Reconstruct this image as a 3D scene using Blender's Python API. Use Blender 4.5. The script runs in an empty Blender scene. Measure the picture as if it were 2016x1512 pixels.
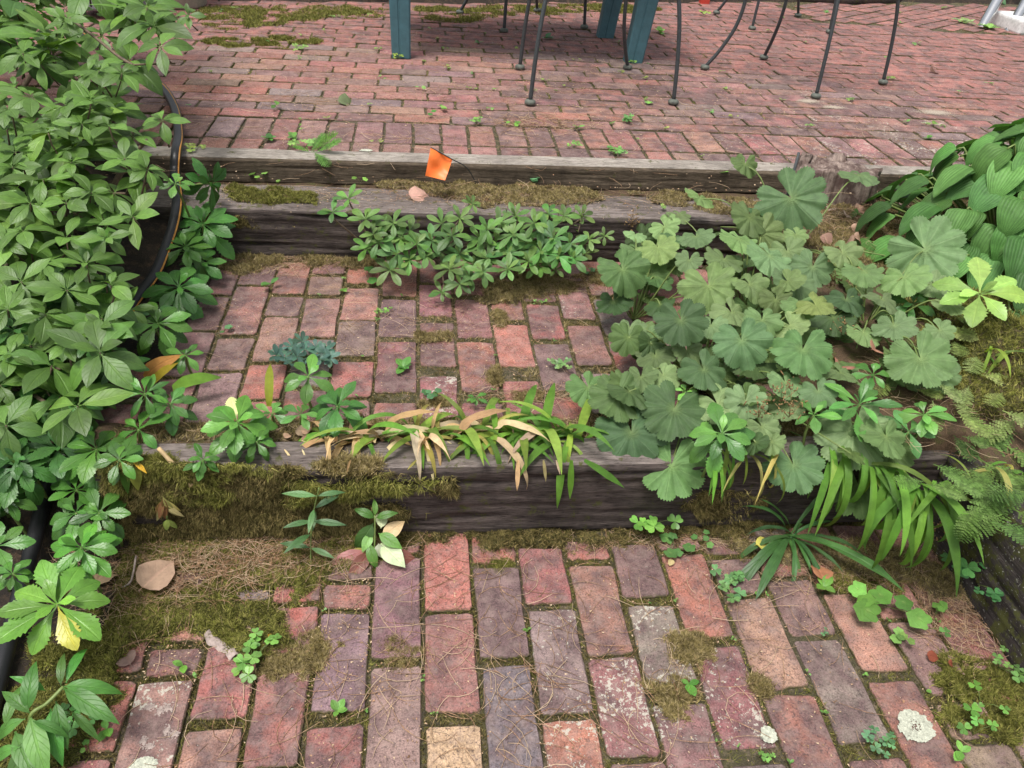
import bpy, math, random
import numpy as np
from mathutils import Matrix, Vector

# ------------------------------------------------------------------ camera, world, light, exposure
F, CX, CY = 1572.0, 1008.0, 756.0
def _basis():
    d1 = np.array([820-CX, CY+370, F]); d1 /= np.linalg.norm(d1)
    d2 = np.array([14508-CX, CY-700, F]); d2 -= d1*(d1@d2); d2 /= np.linalg.norm(d2)
    up = np.cross(d1, d2)
    if up[1] < 0: up = -up
    return np.array([d2, d1, up])
M = _basis(); CAM = np.array([0, 0, 1.315])
scene = bpy.context.scene
cd = bpy.data.cameras.new('camera'); cam = bpy.data.objects.new('camera', cd); scene.collection.objects.link(cam)
mw = Matrix.Identity(4)
for i in range(3):
    mw[i][0] = M[i, 0]; mw[i][1] = M[i, 1]; mw[i][2] = -M[i, 2]; mw[i][3] = CAM[i]
cam.matrix_world = mw
cd.sensor_width = 36; cd.lens = F/2016*36; cd.clip_start = .02; cd.clip_end = 400
scene.camera = cam
SUN_EL, SUN_AZ = 70, 225      # degrees, azimuth from +Y clockwise (behind the viewer, a little to the left)
world = bpy.data.worlds.new('World'); scene.world = world; world.use_nodes = True
wn = world.node_tree; bg = wn.nodes['Background']
sky = wn.nodes.new('ShaderNodeTexSky'); sky.sky_type = 'NISHITA'; sky.sun_disc = False
sky.sun_elevation = math.radians(SUN_EL); sky.sun_rotation = math.radians(SUN_AZ)
sky.air_density = 1.0; sky.dust_density = 4.0
hs = wn.nodes.new('ShaderNodeHueSaturation'); hs.inputs['Saturation'].default_value = .3
wn.links.new(sky.outputs[0], hs.inputs['Color']); wn.links.new(hs.outputs[0], bg.inputs[0])
bg.inputs[1].default_value = .09
sl = bpy.data.lights.new('sun', 'SUN'); sl.energy = 1.5; sl.angle = math.radians(18); sl.color = (1, .965, .91)
so = bpy.data.objects.new('sun', sl); scene.collection.objects.link(so)
el, az = math.radians(SUN_EL), math.radians(SUN_AZ)
sd = Vector((math.sin(az)*math.cos(el), math.cos(az)*math.cos(el), math.sin(el)))
so.rotation_euler = sd.to_track_quat('Z', 'Y').to_euler()
vs = scene.view_settings; vs.view_transform = 'Standard'; vs.look = 'None'; vs.exposure = 1.0; vs.gamma = 1; vs.use_curve_mapping = False

# ------------------------------------------------------------------ helpers
rnd = random.Random(7); R = np.random.default_rng(11)
def V(*a): return np.array(a, float)
def at(px, py, z):
    r = M@np.array([px-CX, CY-py, F]); return CAM+r*((z-CAM[2])/r[2])
def atY(px, py, Y):
    r = M@np.array([px-CX, CY-py, F]); return CAM+r*(Y/r[1])
def dpt(px, py, d):
    return CAM+M@np.array([(px-CX)/F, (CY-py)/F, 1.0])*d
def proj(p):
    c = M.T@(np.asarray(p)-CAM); return CX+F*c[0]/c[2], CY-F*c[1]/c[2]
def nz(v): v = np.asarray(v, float); return v/(np.linalg.norm(v)+1e-9)
def hash2(i, j, s):
    v = np.sin(i*127.1+j*311.7+s*74.7)*43758.5453; return v-np.floor(v)
def vn(x, y, s=0):
    x = np.asarray(x, float); y = np.asarray(y, float)
    i = np.floor(x); j = np.floor(y); fx = x-i; fy = y-j; fx = fx*fx*(3-2*fx); fy = fy*fy*(3-2*fy)
    return (hash2(i, j, s)*(1-fx)+hash2(i+1, j, s)*fx)*(1-fy)+(hash2(i, j+1, s)*(1-fx)+hash2(i+1, j+1, s)*fx)*fy
def fbm(x, y, s=0, o=3):
    t = 0; a = .5; w = 0
    for k in range(o): t = t+a*vn(np.asarray(x)*2**k, np.asarray(y)*2**k, s+k); w += a; a *= .5
    return t/w
COL = scene.collection
def link(name, me, parent=None, color=None, mat=None, loc=None, kind=None, label=None, cat=None, group=None):
    o = bpy.data.objects.new(name, me); COL.objects.link(o)
    if parent is not None: o.parent = parent
    if color is not None: o.color = (*color[:3], color[3] if len(color) > 3 else 1)
    if mat is not None and me is not None and not me.materials: me.materials.append(mat)
    if loc is not None: o.location = loc
    if kind: o['kind'] = kind
    if label: o['label'] = label
    if cat: o['category'] = cat
    if group: o['group'] = group
    return o
def thing(name, loc, label, cat, group=None): return link(name, None, loc=Vector(loc), label=label, cat=cat, group=group)
def mesh(name, v, f, uv=None, smooth=True, attr=None):
    me = bpy.data.meshes.new(name)
    v = np.asarray(v, float)
    if isinstance(f, np.ndarray):
        n, k = f.shape
        me.vertices.add(len(v)); me.vertices.foreach_set('co', v.ravel())
        me.loops.add(n*k); me.loops.foreach_set('vertex_index', f.ravel().astype(np.int32))
        me.polygons.add(n); me.polygons.foreach_set('loop_start', np.arange(0, n*k, k, dtype=np.int32))
        me.update(calc_edges=True)
    else:
        me.from_pydata([tuple(a) for a in v], [], f)
    if uv is not None:
        ul = me.uv_layers.new(name='UVMap'); li = np.empty(len(me.loops), np.int32); me.loops.foreach_get('vertex_index', li)
        ul.data.foreach_set('uv', np.asarray(uv, float)[li].ravel())
    if attr:
        for k, a in attr.items():
            at_ = me.attributes.new(k, 'FLOAT', 'POINT'); at_.data.foreach_set('value', np.asarray(a, float))
    if smooth: me.polygons.foreach_set('use_smooth', [True]*len(me.polygons))
    me.update(); return me
def tube_arr(pts, rad, ns=8):
    pts = [np.asarray(p, float) for p in pts]; n = len(pts)
    if np.isscalar(rad): rad = [rad]*n
    vs_, fs = [], []; prev = None
    for i in range(n):
        t = nz(pts[min(i+1, n-1)]-pts[max(i-1, 0)])
        a = prev if prev is not None else (V(0, 0, 1) if abs(t[2]) < .9 else V(1, 0, 0))
        x = nz(a-t*(a@t)); prev = x; y = np.cross(t, x)
        for k in range(ns):
            th = 2*math.pi*k/ns; vs_.append(pts[i]+rad[i]*(math.cos(th)*x+math.sin(th)*y))
    for i in range(n-1):
        for k in range(ns):
            k2 = (k+1) % ns; fs.append((i*ns+k, i*ns+k2, (i+1)*ns+k2, (i+1)*ns+k))
    fs.append(tuple(range(ns))[::-1]); fs.append(tuple((n-1)*ns+k for k in range(ns)))
    return vs_, fs
def smooth_path(pts, n=8):
    pts = [np.asarray(p, float) for p in pts]; P = [2*pts[0]-pts[1]]+pts+[2*pts[-1]-pts[-2]]; out = []
    for i in range(1, len(P)-2):
        for k in range(n):
            t = k/n; a, b, c, d = P[i-1:i+3]
            out.append(.5*((2*b)+(-a+c)*t+(2*a-5*b+4*c-d)*t*t+(-a+3*b-3*c+d)*t**3))
    out.append(P[-2]); return out
class MB:
    def __init__(s): s.v = []; s.f = []
    def add(s, v, f):
        o = len(s.v); s.v += [tuple(a) for a in v]; s.f += [tuple(i+o for i in q) for q in f]
    def tube(s, pts, r, ns=6): s.add(*tube_arr(pts, r, ns))
    def box(s, lo, hi, rot=0, ctr=None):
        x0, y0, z0 = lo; x1, y1, z1 = hi
        v = [V(x, y, z) for z in (z0, z1) for x, y in ((x0, y0), (x1, y0), (x1, y1), (x0, y1))]
        if rot:
            c = V(*(ctr or ((x0+x1)/2, (y0+y1)/2, 0))); ca, sa = math.cos(rot), math.sin(rot)
            v = [V(c[0]+(p[0]-c[0])*ca-(p[1]-c[1])*sa, c[1]+(p[0]-c[0])*sa+(p[1]-c[1])*ca, p[2]) for p in v]
        s.add(v, [(3, 2, 1, 0), (4, 5, 6, 7), (0, 1, 5, 4), (1, 2, 6, 5), (2, 3, 7, 6), (3, 0, 4, 7)])
    def build(s, name, mat, parent=None, smooth=True, origin=(0, 0, 0), color=None, **k):
        me = mesh(name, np.array(s.v)-np.array(origin), s.f, smooth=smooth); return link(name, me, parent, mat=mat, color=color, **k)
def inpoly(x, y, poly):
    x = np.asarray(x); y = np.asarray(y); r = np.zeros(x.shape, bool); n = len(poly)
    for i in range(n):
        x0, y0 = poly[i]; x1, y1 = poly[(i+1) % n]
        c = ((y0 > y) != (y1 > y)) & (x < (x1-x0)*(y-y0)/((y1-y0) or 1e-9)+x0); r ^= c
    return r

# ------------------------------------------------------------------ materials
def newmat(name):
    m = bpy.data.materials.new(name); m.use_nodes = True; nt = m.node_tree; b = nt.nodes['Principled BSDF']; return m, nt, b
def N(nt, t, **k):
    n = nt.nodes.new(t)
    for a, b in k.items():
        if a.startswith('i_'):
            key = a[2:]; key = int(key) if key.isdigit() else key
            n.inputs[key].default_value = b
        else: setattr(n, a, b)
    return n
def noise(nt, vec, scale, detail=4, rough=.6):
    n = N(nt, 'ShaderNodeTexNoise'); n.inputs['Scale'].default_value = scale; n.inputs['Detail'].default_value = detail; n.inputs['Roughness'].default_value = rough
    if vec is not None: nt.links.new(vec, n.inputs['Vector'])
    return n.outputs['Fac']
def ramp(nt, fac, *st):
    r = N(nt, 'ShaderNodeValToRGB'); e = r.color_ramp.elements
    while len(e) < len(st): e.new(.5)
    for q, (p, c) in zip(e, st): q.position = p; q.color = (c, c, c, 1) if np.isscalar(c) else (*c, 1)
    nt.links.new(fac, r.inputs[0]); return r.outputs[0]
def mix(nt, fac, a, b, mode='MIX'):
    m = N(nt, 'ShaderNodeMix', data_type='RGBA', blend_type=mode)
    for k, v in ((0, fac), (6, a), (7, b)):
        s = m.inputs[k]
        if isinstance(v, bpy.types.NodeSocket): nt.links.new(v, s)
        elif k == 0: s.default_value = v
        else: s.default_value = (*v, 1) if not np.isscalar(v) else (v, v, v, 1)
    return m.outputs[2]
def math_(nt, op, a, b=None, c=None):
    m = N(nt, 'ShaderNodeMath', operation=op)
    for s, v in zip(m.inputs, (a, b, c)):
        if v is None: continue
        if isinstance(v, bpy.types.NodeSocket): nt.links.new(v, s)
        else: s.default_value = v
    return m.outputs[0]
def bump(nt, b, h, strength=.5, dist=.002):
    n = N(nt, 'ShaderNodeBump'); n.inputs['Strength'].default_value = strength; n.inputs['Distance'].default_value = dist
    nt.links.new(h, n.inputs['Height']); nt.links.new(n.outputs[0], b.inputs['Normal'])
def scaled(nt, vec, s):
    m = N(nt, 'ShaderNodeMapping'); m.inputs['Scale'].default_value = s; nt.links.new(vec, m.inputs['Vector']); return m.outputs[0]

def brick_mat():
    m, nt, b = newmat('weathered_brick'); L = nt.links
    pos = N(nt, 'ShaderNodeNewGeometry').outputs['Position']; oi = N(nt, 'ShaderNodeObjectInfo')
    isl = N(nt, 'ShaderNodeNewGeometry').outputs['Random Per Island']
    c = oi.outputs['Color']
    var = ramp(nt, isl, (0, .78), (1, 1.15)); c = mix(nt, 1, c, var, 'MULTIPLY')
    # burnt purple clouds
    n1 = noise(nt, pos, 15, 5, .68)
    off = math_(nt, 'MULTIPLY', oi.outputs['Random'], .16)
    f1 = math_(nt, 'MULTIPLY', ramp(nt, math_(nt, 'ADD', n1, off), (.45, 0), (.66, .9)), ramp(nt, oi.outputs['Alpha'], (0, .12), (.12, 1)))
    c = mix(nt, f1, c, (.115, .072, .072))
    n2 = noise(nt, pos, 60, 5, .75); c = mix(nt, 1, c, ramp(nt, n2, (.32, .6), (.68, 1.36)), 'MULTIPLY')
    n3 = noise(nt, pos, 330, 3, .7); c = mix(nt, 1, c, ramp(nt, n3, (.32, .58), (.70, 1.48)), 'MULTIPLY')
    # dark pits
    n8 = noise(nt, pos, 190, 2, .6); c = mix(nt, ramp(nt, n8, (.575, 0), (.64, .7)), c, (.06, .04, .04))
    # pale dust film
    n9 = noise(nt, pos, 34, 4, .7); c = mix(nt, ramp(nt, n9, (.44, .02), (.72, .38)), c, (.42, .315, .27))
    # lichen specks, amount in object alpha
    n4 = noise(nt, pos, 95, 4, .75); n5 = noise(nt, pos, 9, 2, .5)
    am = math_(nt, 'MULTIPLY', oi.outputs['Alpha'], ramp(nt, n5, (.32, .25), (.62, 1)))
    th = math_(nt, 'SUBTRACT', n4, math_(nt, 'SUBTRACT', .73, math_(nt, 'MULTIPLY', am, .25)))
    c = mix(nt, math_(nt, 'MULTIPLY', ramp(nt, th, (0, 0), (.035, 1)), .85), c, (.52, .49, .41))
    # moss on the rim
    e = N(nt, 'ShaderNodeAttribute', attribute_name='edge').outputs['Fac']; n6 = noise(nt, pos, 45, 4, .7)
    me_ = ramp(nt, math_(nt, 'MULTIPLY', math_(nt, 'POWER', e, 1.3), n6), (.30, 0), (.5, 1)); c = mix(nt, me_, c, (.075, .066, .028))
    L.new(c, b.inputs['Base Color']); b.inputs['Roughness'].default_value = .88; b.inputs['Specular IOR Level'].default_value = .3
    h = math_(nt, 'ADD', math_(nt, 'MULTIPLY', n3, .5), n2); bump(nt, b, h, .75, .0035); return m
def ground_mat(name, c1, c2, c3, s=1.0):
    m, nt, b = newmat(name); pos = N(nt, 'ShaderNodeNewGeometry').outputs['Position']
    c = mix(nt, ramp(nt, noise(nt, pos, 7*s, 5, .7), (.35, 0), (.62, 1)), c1, c2)
    c = mix(nt, ramp(nt, noise(nt, pos, 38*s, 4, .7), (.5, 0), (.62, 1)), c, c3)
    f = noise(nt, pos, 300*s, 3, .8); c = mix(nt, 1, c, ramp(nt, f, (.25, .3), (.75, 1.5)), 'MULTIPLY')
    nt.links.new(c, b.inputs['Base Color']); b.inputs['Roughness'].default_value = .95; bump(nt, b, f, 1, .006); return m
def wood_mat(name, dark, light, crack, sx=.06, moss=0.0, speck=0.0):
    m, nt, b = newmat(name); tc = N(nt, 'ShaderNodeTexCoord').outputs['Object']
    g = scaled(nt, tc, (7, 75, 75)); n1 = noise(nt, g, 1.6, 6, .75)
    g2 = scaled(nt, tc, (30, 300, 300)); n2 = noise(nt, g2, 1.2, 5, .8)
    n3 = noise(nt, tc, 9, 4, .65)
    c = mix(nt, ramp(nt, n1, (.36, 0), (.64, 1)), dark, light)
    c = mix(nt, ramp(nt, n3, (.42, 0), (.68, .7)), c, tuple(x*.55 for x in dark))
    c = mix(nt, 1, c, ramp(nt, n2, (.33, .5), (.67, 1.5)), 'MULTIPLY')
    c = mix(nt, ramp(nt, n2, (.34, 1), (.42, 0)), c, crack)
    if moss:
        nm = noise(nt, tc, 26, 5, .75); c = mix(nt, ramp(nt, nm, (.62-moss*.2, 0), (.70-moss*.2, .9)), c, (.075, .08, .02))
    if speck:
        ns = noise(nt, tc, 140, 3, .7); c = mix(nt, ramp(nt, ns, (.70-speck*.1, 0), (.75-speck*.1, .8)), c, (.42, .42, .38))
    nt.links.new(c, b.inputs['Base Color']); b.inputs['Roughness'].default_value = .9; b.inputs['Specular IOR Level'].default_value = .25
    bump(nt, b, math_(nt, 'ADD', n1, n2), .8, .003); return m
def leaf_mat(name, vein='pinnate', rough=.45, trans=.22, vc=.35, gloss=.45, spots=.25):
    m, nt, b = newmat(name); L = nt.links; oi = N(nt, 'ShaderNodeObjectInfo'); ge = N(nt, 'ShaderNodeNewGeometry')
    uv = N(nt, 'ShaderNodeUVMap').outputs[0]; sp = N(nt, 'ShaderNodeSeparateXYZ'); L.new(uv, sp.inputs[0])
    u = math_(nt, 'ABSOLUTE', math_(nt, 'MULTIPLY_ADD', sp.outputs[0], 2, -1)); v = sp.outputs[1]
    c = oi.outputs['Color']
    r2 = math_(nt, 'FRACT', math_(nt, 'ADD', ge.outputs['Random Per Island'], oi.outputs['Random']))
    c = mix(nt, 1, c, ramp(nt, r2, (0, .62), (.5, .95), (1, 1.35)), 'MULTIPLY')
    pn = noise(nt, ge.outputs['Position'], 38, 4, .65); c = mix(nt, 1, c, ramp(nt, pn, (.3, .78), (.7, 1.22)), 'MULTIPLY')
    pf = noise(nt, ge.outputs['Position'], 420, 2, .6)
    c = mix(nt, ramp(nt, pf, (.68, 0), (.75, spots)), c, (.30, .27, .10))
    h = None
    if vein == 'pinnate':
        mid = ramp(nt, u, (.0, 1), (.07, .7), (.13, 0))
        w = math_(nt, 'FRACT', math_(nt, 'SUBTRACT', math_(nt, 'MULTIPLY', v, 7), math_(nt, 'MULTIPLY', u, 2.0)))
        side = ramp(nt, math_(nt, 'ABSOLUTE', math_(nt, 'SUBTRACT', w, .5)), (0, .5), (.07, 0))
        vv = math_(nt, 'MAXIMUM', mid, side); h = vv
    elif vein == 'parallel':
        mid = ramp(nt, u, (.0, .8), (.05, 0)); w = math_(nt, 'MULTIPLY', u, 5.5)
        h = ramp(nt, math_(nt, 'PINGPONG', w, .5), (0, 0), (.5, 1)); vv = mid
        c = mix(nt, 1, c, ramp(nt, math_(nt, 'PINGPONG', w, .5), (0, .78), (.3, 1.05)), 'MULTIPLY')
    else:
        a = math_(nt, 'ABSOLUTE', math_(nt, 'SUBTRACT', math_(nt, 'FRACT', math_(nt, 'MULTIPLY', sp.outputs[0], 9)), .5))
        av = math_(nt, 'MULTIPLY', a, v); mid = ramp(nt, av, (0, 1), (.016, .6), (.035, 0))
        w = math_(nt, 'FRACT', math_(nt, 'SUBTRACT', math_(nt, 'MULTIPLY', v, 5), math_(nt, 'MULTIPLY', a, 3.4)))
        side = ramp(nt, math_(nt, 'ABSOLUTE', math_(nt, 'SUBTRACT', w, .5)), (0, .4), (.07, 0))
        vv = math_(nt, 'MAXIMUM', mid, side); h = vv
        c = mix(nt, ramp(nt, v, (0, .35), (.3, 0)), c, (.20, .28, .08))
    vcol = mix(nt, 1, c, (1.7, 1.5, 1.6), 'MULTIPLY'); c = mix(nt, math_(nt, 'MULTIPLY', vv, vc), c, vcol)
    back = mix(nt, 1, c, (1.25, 1.15, 1.35), 'MULTIPLY'); c = mix(nt, ge.outputs['Backfacing'], c, back)
    L.new(c, b.inputs['Base Color']); b.inputs['Roughness'].default_value = rough; b.inputs['Specular IOR Level'].default_value = gloss
    hb = math_(nt, 'SUBTRACT', math_(nt, 'MULTIPLY', pn, .6), h) if vein != 'parallel' else h
    bump(nt, b, hb, .55, .002)
    tr = N(nt, 'ShaderNodeBsdfTranslucent'); tc = mix(nt, 1, c, (1.3, 1.5, .6), 'MULTIPLY'); L.new(tc, tr.inputs[0])
    ms = N(nt, 'ShaderNodeMixShader'); ms.inputs[0].default_value = trans; L.new(b.outputs[0], ms.inputs[1]); L.new(tr.outputs[0], ms.inputs[2])
    L.new(ms.outputs[0], nt.nodes['Material Output'].inputs[0]); return m
def fuzz_mat(name, c1, c2, c3, scale=14):
    m, nt, b = newmat(name); ge = N(nt, 'ShaderNodeNewGeometry'); r = N(nt, 'ShaderNodeAttribute', attribute_name='rnd').outputs['Fac']
    c = mix(nt, ramp(nt, noise(nt, ge.outputs['Position'], scale*3, 4, .8), (.40, 0), (.60, 1)), c1, c2); c = mix(nt, ramp(nt, noise(nt, ge.outputs['Position'], 110, 3, .7), (.42, .35), (.62, 1.35)), c, c, 'MIX'); c = mix(nt, 1, c, ramp(nt, noise(nt, ge.outputs['Position'], 130, 3, .7), (.40, .45), (.62, 1.3)), 'MULTIPLY'); c = mix(nt, ramp(nt, r, (.5, 0), (.95, 1)), c, c3)
    nt.links.new(c, b.inputs['Base Color']); b.inputs['Roughness'].default_value = .8; b.inputs['Specular IOR Level'].default_value = .2; return m
def plain(name, col, rough=.5, metal=0, nscale=40, amp=.25, bumpd=.0006, spec=.5):
    m, nt, b = newmat(name); tc = N(nt, 'ShaderNodeTexCoord').outputs['Object']; n = noise(nt, tc, nscale, 5, .7)
    c = mix(nt, 1, col, ramp(nt, n, (.3, 1-amp), (.7, 1+amp)), 'MULTIPLY'); nt.links.new(c, b.inputs['Base Color'])
    b.inputs['Roughness'].default_value = rough; b.inputs['Metallic'].default_value = metal; b.inputs['Specular IOR Level'].default_value = spec; bump(nt, b, n, .5, bumpd); return m

MT = dict(
    brick=brick_mat(),
    joint=ground_mat('mossy_sand', (.085, .068, .045), (.11, .10, .04), (.20, .155, .10)),
    soil=ground_mat('dark_soil', (.022, .016, .012), (.04, .028, .018), (.08, .05, .03)),
    litter=ground_mat('needle_litter', (.10, .06, .035), (.16, .10, .055), (.11, .10, .03)),
    timber=wood_mat('weathered_dark_timber', (.050, .039, .035), (.110, .087, .077), (.010, .008, .007), moss=.3),
    timber_top=wood_mat('grey_weathered_wood', (.135, .108, .097), (.27, .228, .205), (.025, .02, .017), moss=.3),
    plank=wood_mat('brown_plank', (.075, .056, .038), (.155, .120, .086), (.02, .015, .012), moss=.1),
    plank_top=wood_mat('silvered_wood', (.27, .235, .20), (.43, .385, .335), (.08, .065, .055), moss=.12),
    lichen_timber=wood_mat('lichened_timber', (.04, .034, .033), (.075, .062, .058), (.01, .008, .008), moss=.7, speck=.8),
    gloss_leaf=leaf_mat('glossy_leaf', 'pinnate', .46, .2, .35, .5), pachy=leaf_mat('toothed_leaf', 'pinnate', .36, .2, .3, .5),
    mantle=leaf_mat('soft_pleated_leaf', 'radial', .62, .2, .34, .3), hosta=leaf_mat('ribbed_leaf', 'parallel', .56, .15, .3, .3),
    strap=leaf_mat('strap_leaf', 'parallel', .45, .25, .2, .4), fern=leaf_mat('fern_leaf', 'pinnate', .55, .25, .1, .3),
    dry=leaf_mat('dry_leaf', 'pinnate', .8, .15, .25, .2, .5),
    moss=fuzz_mat('moss_strands', (.115, .12, .026), (.19, .20, .036), (.34, .31, .09)),
    moss_dark=fuzz_mat('dark_moss_strands', (.085, .075, .024), (.16, .135, .042), (.32, .245, .10)),
    moss_dry=fuzz_mat('dry_moss_strands', (.20, .16, .055), (.29, .235, .085), (.46, .36, .19)),
    needle=fuzz_mat('pine_needle', (.34, .19, .11), (.42, .27, .16), (.60, .45, .30), 4),
    stem=plain('green_stem', (.16, .22, .06), .5), bark=plain('twig_bark', (.14, .10, .065), .8, nscale=120, amp=.4),
    hose=plain('black_rubber', (.014, .014, .016), .42, nscale=300, amp=.3), stripe=plain('orange_stripe', (.45, .20, .03), .5),
    iron=plain('painted_iron', (.045, .052, .055), .5, 0, 120, .35, .001), pad=plain('aged_foot', (.11, .12, .10), .7, 0, 90, .4, .001),
    resin=plain('blue_green_resin', (.055, .135, .16), .45, 0, 25, .18), chrome=plain('steel', (.6, .6, .6), .18, 1, 8, .08),
    white=plain('white_plastic', (.75, .74, .72), .4), orange=plain('orange_vinyl', (.95, .20, .035), .45, 0, 60, .06),
    pot=plain('beige_pot', (.42, .36, .30), .7), grey=plain('grey_panel', (.22, .23, .24), .6), red=plain('red_paint', (.5, .05, .03), .5),
    lichen=plain('pale_lichen', (.46, .47, .38), .95, 0, 220, .45, .004, .1), sand=plain('pale_sand', (.40, .335, .27), .95, 0, 300, .35, .003, .1),
    bark_chip=plain('grey_bark', (.34, .27, .24), .9, 0, 90, .4, .003))

# ------------------------------------------------------------------ the three brick levels
ZL, ZM, ZU = 0.0, .156, .375
PAL = dict(red=(.40, .150, .120), pink=(.42, .20, .165), rose=(.36, .155, .13), dusk=(.27, .150, .142), grey=(.27, .198, .188), slate=(.175, .150, .150),
           brown=(.31, .19, .15), tan=(.45, .325, .19), bright=(.48, .185, .13), plum=(.28, .125, .12))
BRICKS = []   # (tier, quad, z) for joint masks
def brick_geo(quad, z, th=.05, jit=.0015, inset=.0032, drop=.0026, rs=None):
    q = [V(*p) for p in quad]; c = sum(q)/4; out = []
    for i in range(4):
        a, b = q[i], q[(i+1) % 4]; e = b-a; L = np.linalg.norm(e); e = e/L; n = V(e[1], -e[0])
        k = 4 if L > .15 else 3
        rc = .003+rs.random()*.005
        for t in [rc/L]+[j/k for j in range(1, k)]+[1-rc/L]:
            out.append(a+e*L*t+n*rs.uniform(-jit, jit)*1.3)
    n = len(out); tx, ty = rs.uniform(-.012, .012), rs.uniform(-.010, .010); dz = rs.uniform(-.0025, .0025)
    zz = lambda p: z+dz+tx*(p[0]-c[0])+ty*(p[1]-c[1])
    v, e = [], []
    for p in out: v.append((p[0], p[1], z-th)); e.append(1)
    for p in out: v.append((p[0], p[1], zz(p)-drop-rs.random()*.002)); e.append(1)
    for p in out:
        d = c-p; d = d/np.linalg.norm(d)*inset*rs.uniform(.8, 1.5); v.append((p[0]+d[0], p[1]+d[1], zz(p))); e.append(.62)
    for s in (.6,):
        for p in out:
            w = c+(p-c)*s; v.append((w[0], w[1], zz(w)+rs.uniform(-.0006, .0006))); e.append(0)
    v.append((c[0], c[1], zz(c))); e.append(0)
    f = []
    for r in range(3):
        for i in range(n): j = (i+1) % n; f.append((r*n+i, r*n+j, (r+1)*n+j, (r+1)*n+i))
    for i in range(n): f.append((3*n+i, 3*n+(i+1) % n, 4*n))
    return v, f, e
def wave(x, y, amp): return (fbm(x*1.7, y*1.7, 5, 2)-.5)*2*amp
def lay(tier, x0, x1, y0, y1, z, col, alpha, skew=0, rs=rnd, quad=None):
    q = quad or [(x0, y0), (x1, y0), (x1, y1), (x0, y1)]
    j = .0022
    q = [(a+rs.uniform(-j, j)+skew*(b-y0), b+rs.uniform(-j, j)) for a, b in q]
    cx, cy = sum(p[0] for p in q)/4, sum(p[1] for p in q)/4
    z = z+float(wave(cx, cy, .003 if tier != 'U' else .005))
    v, f, e = brick_geo(q, z, rs=rs)
    c = PAL[col] if isinstance(col, str) else col
    if tier == 'U': c = tuple(a_*.72+b_*.28 for a_, b_ in zip(c, (.33, .215, .17)))
    c = tuple(max(0, x*rs.uniform(.9, 1.1)) for x in c)
    BRICKS.append(dict(tier=tier, q=q, z=z, v=v, f=f, e=e, c=c, a=alpha, ctr=(cx, cy)))
def grid_sheet(name, xs, ys, zf, mat, label=None):
    X, Y = np.meshgrid(xs, ys); Z = zf(X, Y); n, m = X.shape
    v = np.stack([X.ravel(), Y.ravel(), Z.ravel()], 1)
    i = np.arange(n-1)[:, None]*m+np.arange(m-1)[None]; f = np.stack([i, i+1, i+m+1, i+m], -1).reshape(-1, 4)
    return link(name, mesh(name, v, f), mat=mat, kind='structure')
def Yc(X, py, z):
    px = CX
    for _ in range(4):
        y = at(px, py, z)[1]; px = proj((X, y, z))[0]
    return at(px, py, z)[1]
def rcol(ws, rs=rnd):
    k = list(ws); return rs.choices(k, [ws[a] for a in k])[0]
G = .0030
LOW = [  # left X, right X, skew, [(top py, bottom py, colour, lichen)...]
 (-.61, -.507, 0, [(1341, 1480, 'red', .2)]),
 (-.505, -.405, 0, [(1275, 1331, 'red', .3), (1343, 1600, 'pink', .85)]),
 (-.403, -.301, 0, [(1195, 1262, 'pink', .3), (1268, 1415, 'red', .25), (1438, 1640, (.46, .25, .16), .3)]),
 (-.299, -.199, 0, [(1120, 1185, 'red', .3), (1195, 1284, 'red', .2), (1324, 1512, 'red', .3), (1530, 1740, 'dusk', .3)]),
 (-.197, -.097, 0, [(1092, 1142, 'rose', .2), (1152, 1200, 'red', .3), (1207, 1400, 'grey', .2), (1427, 1640, 'red', .2)]),
 (-.095, .005, 0, [(1100, 1298, 'dusk', .25), (1311, 1530, 'grey', .2)]),
 (.007, .110, 0, [(1050, 1202, 'bright', .05), (1208, 1403, 'plum', .3), (1427, 1660, 'tan', 0)]),
 (.112, .212, 0, [(1051, 1106, 'bright', .1), (1118, 1297, 'grey', .25), (1311, 1520, 'slate', .3)]),
 (.214, .318, 0, [(1078, 1188, 'red', .35), (1201, 1404, 'grey', .65), (1416, 1640, 'red', .8)]),
 (.320, .422, 0, [(1064, 1100, 'red', .2), (1111, 1288, 'rose', .5), (1294, 1490, 'plum', .9), (1500, 1720, 'rose', .7)]),
 (.424, .529, 0, [(1071, 1175, 'dusk', .3), (1191, 1345, 'grey', .9), (1383, 1600, 'dusk', 1)]),
 (.531, .636, 0, [(1090, 1255, 'red', .2), (1272, 1474, 'plum', .8), (1505, 1700, 'slate', .3)]),
 (.638, .744, 0, [(1100, 1168, 'brown', .2), (1175, 1354, (.40, .25, .17), .35), (1365, 1600, 'red', .2)]),
 (.747, .854, 0, [(1090, 1134, 'red', .1), (1140, 1248, 'brown', .15), (1256, 1462, 'grey', .15), (1492, 1700, 'rose', .2)]),
 (.857, .960, 0, [(1110, 1160, 'red', .1), (1166, 1321, (.42, .25, .17), .1), (1341, 1560, 'rose', .2)]),
 (.963, 1.070, 0, [(1120, 1215, 'rose', .1), (1223, 1366, 'brown', .1), (1385, 1455, 'brown', .3), (1462, 1640, 'brown', .2)]),
 (1.073, 1.180, 0, [(1130, 1198, 'rose', .1), (1206, 1318, 'red', .1), (1330, 1385, 'red', .2)]),
 (1.183, 1.29, 0, []),
]
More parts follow.
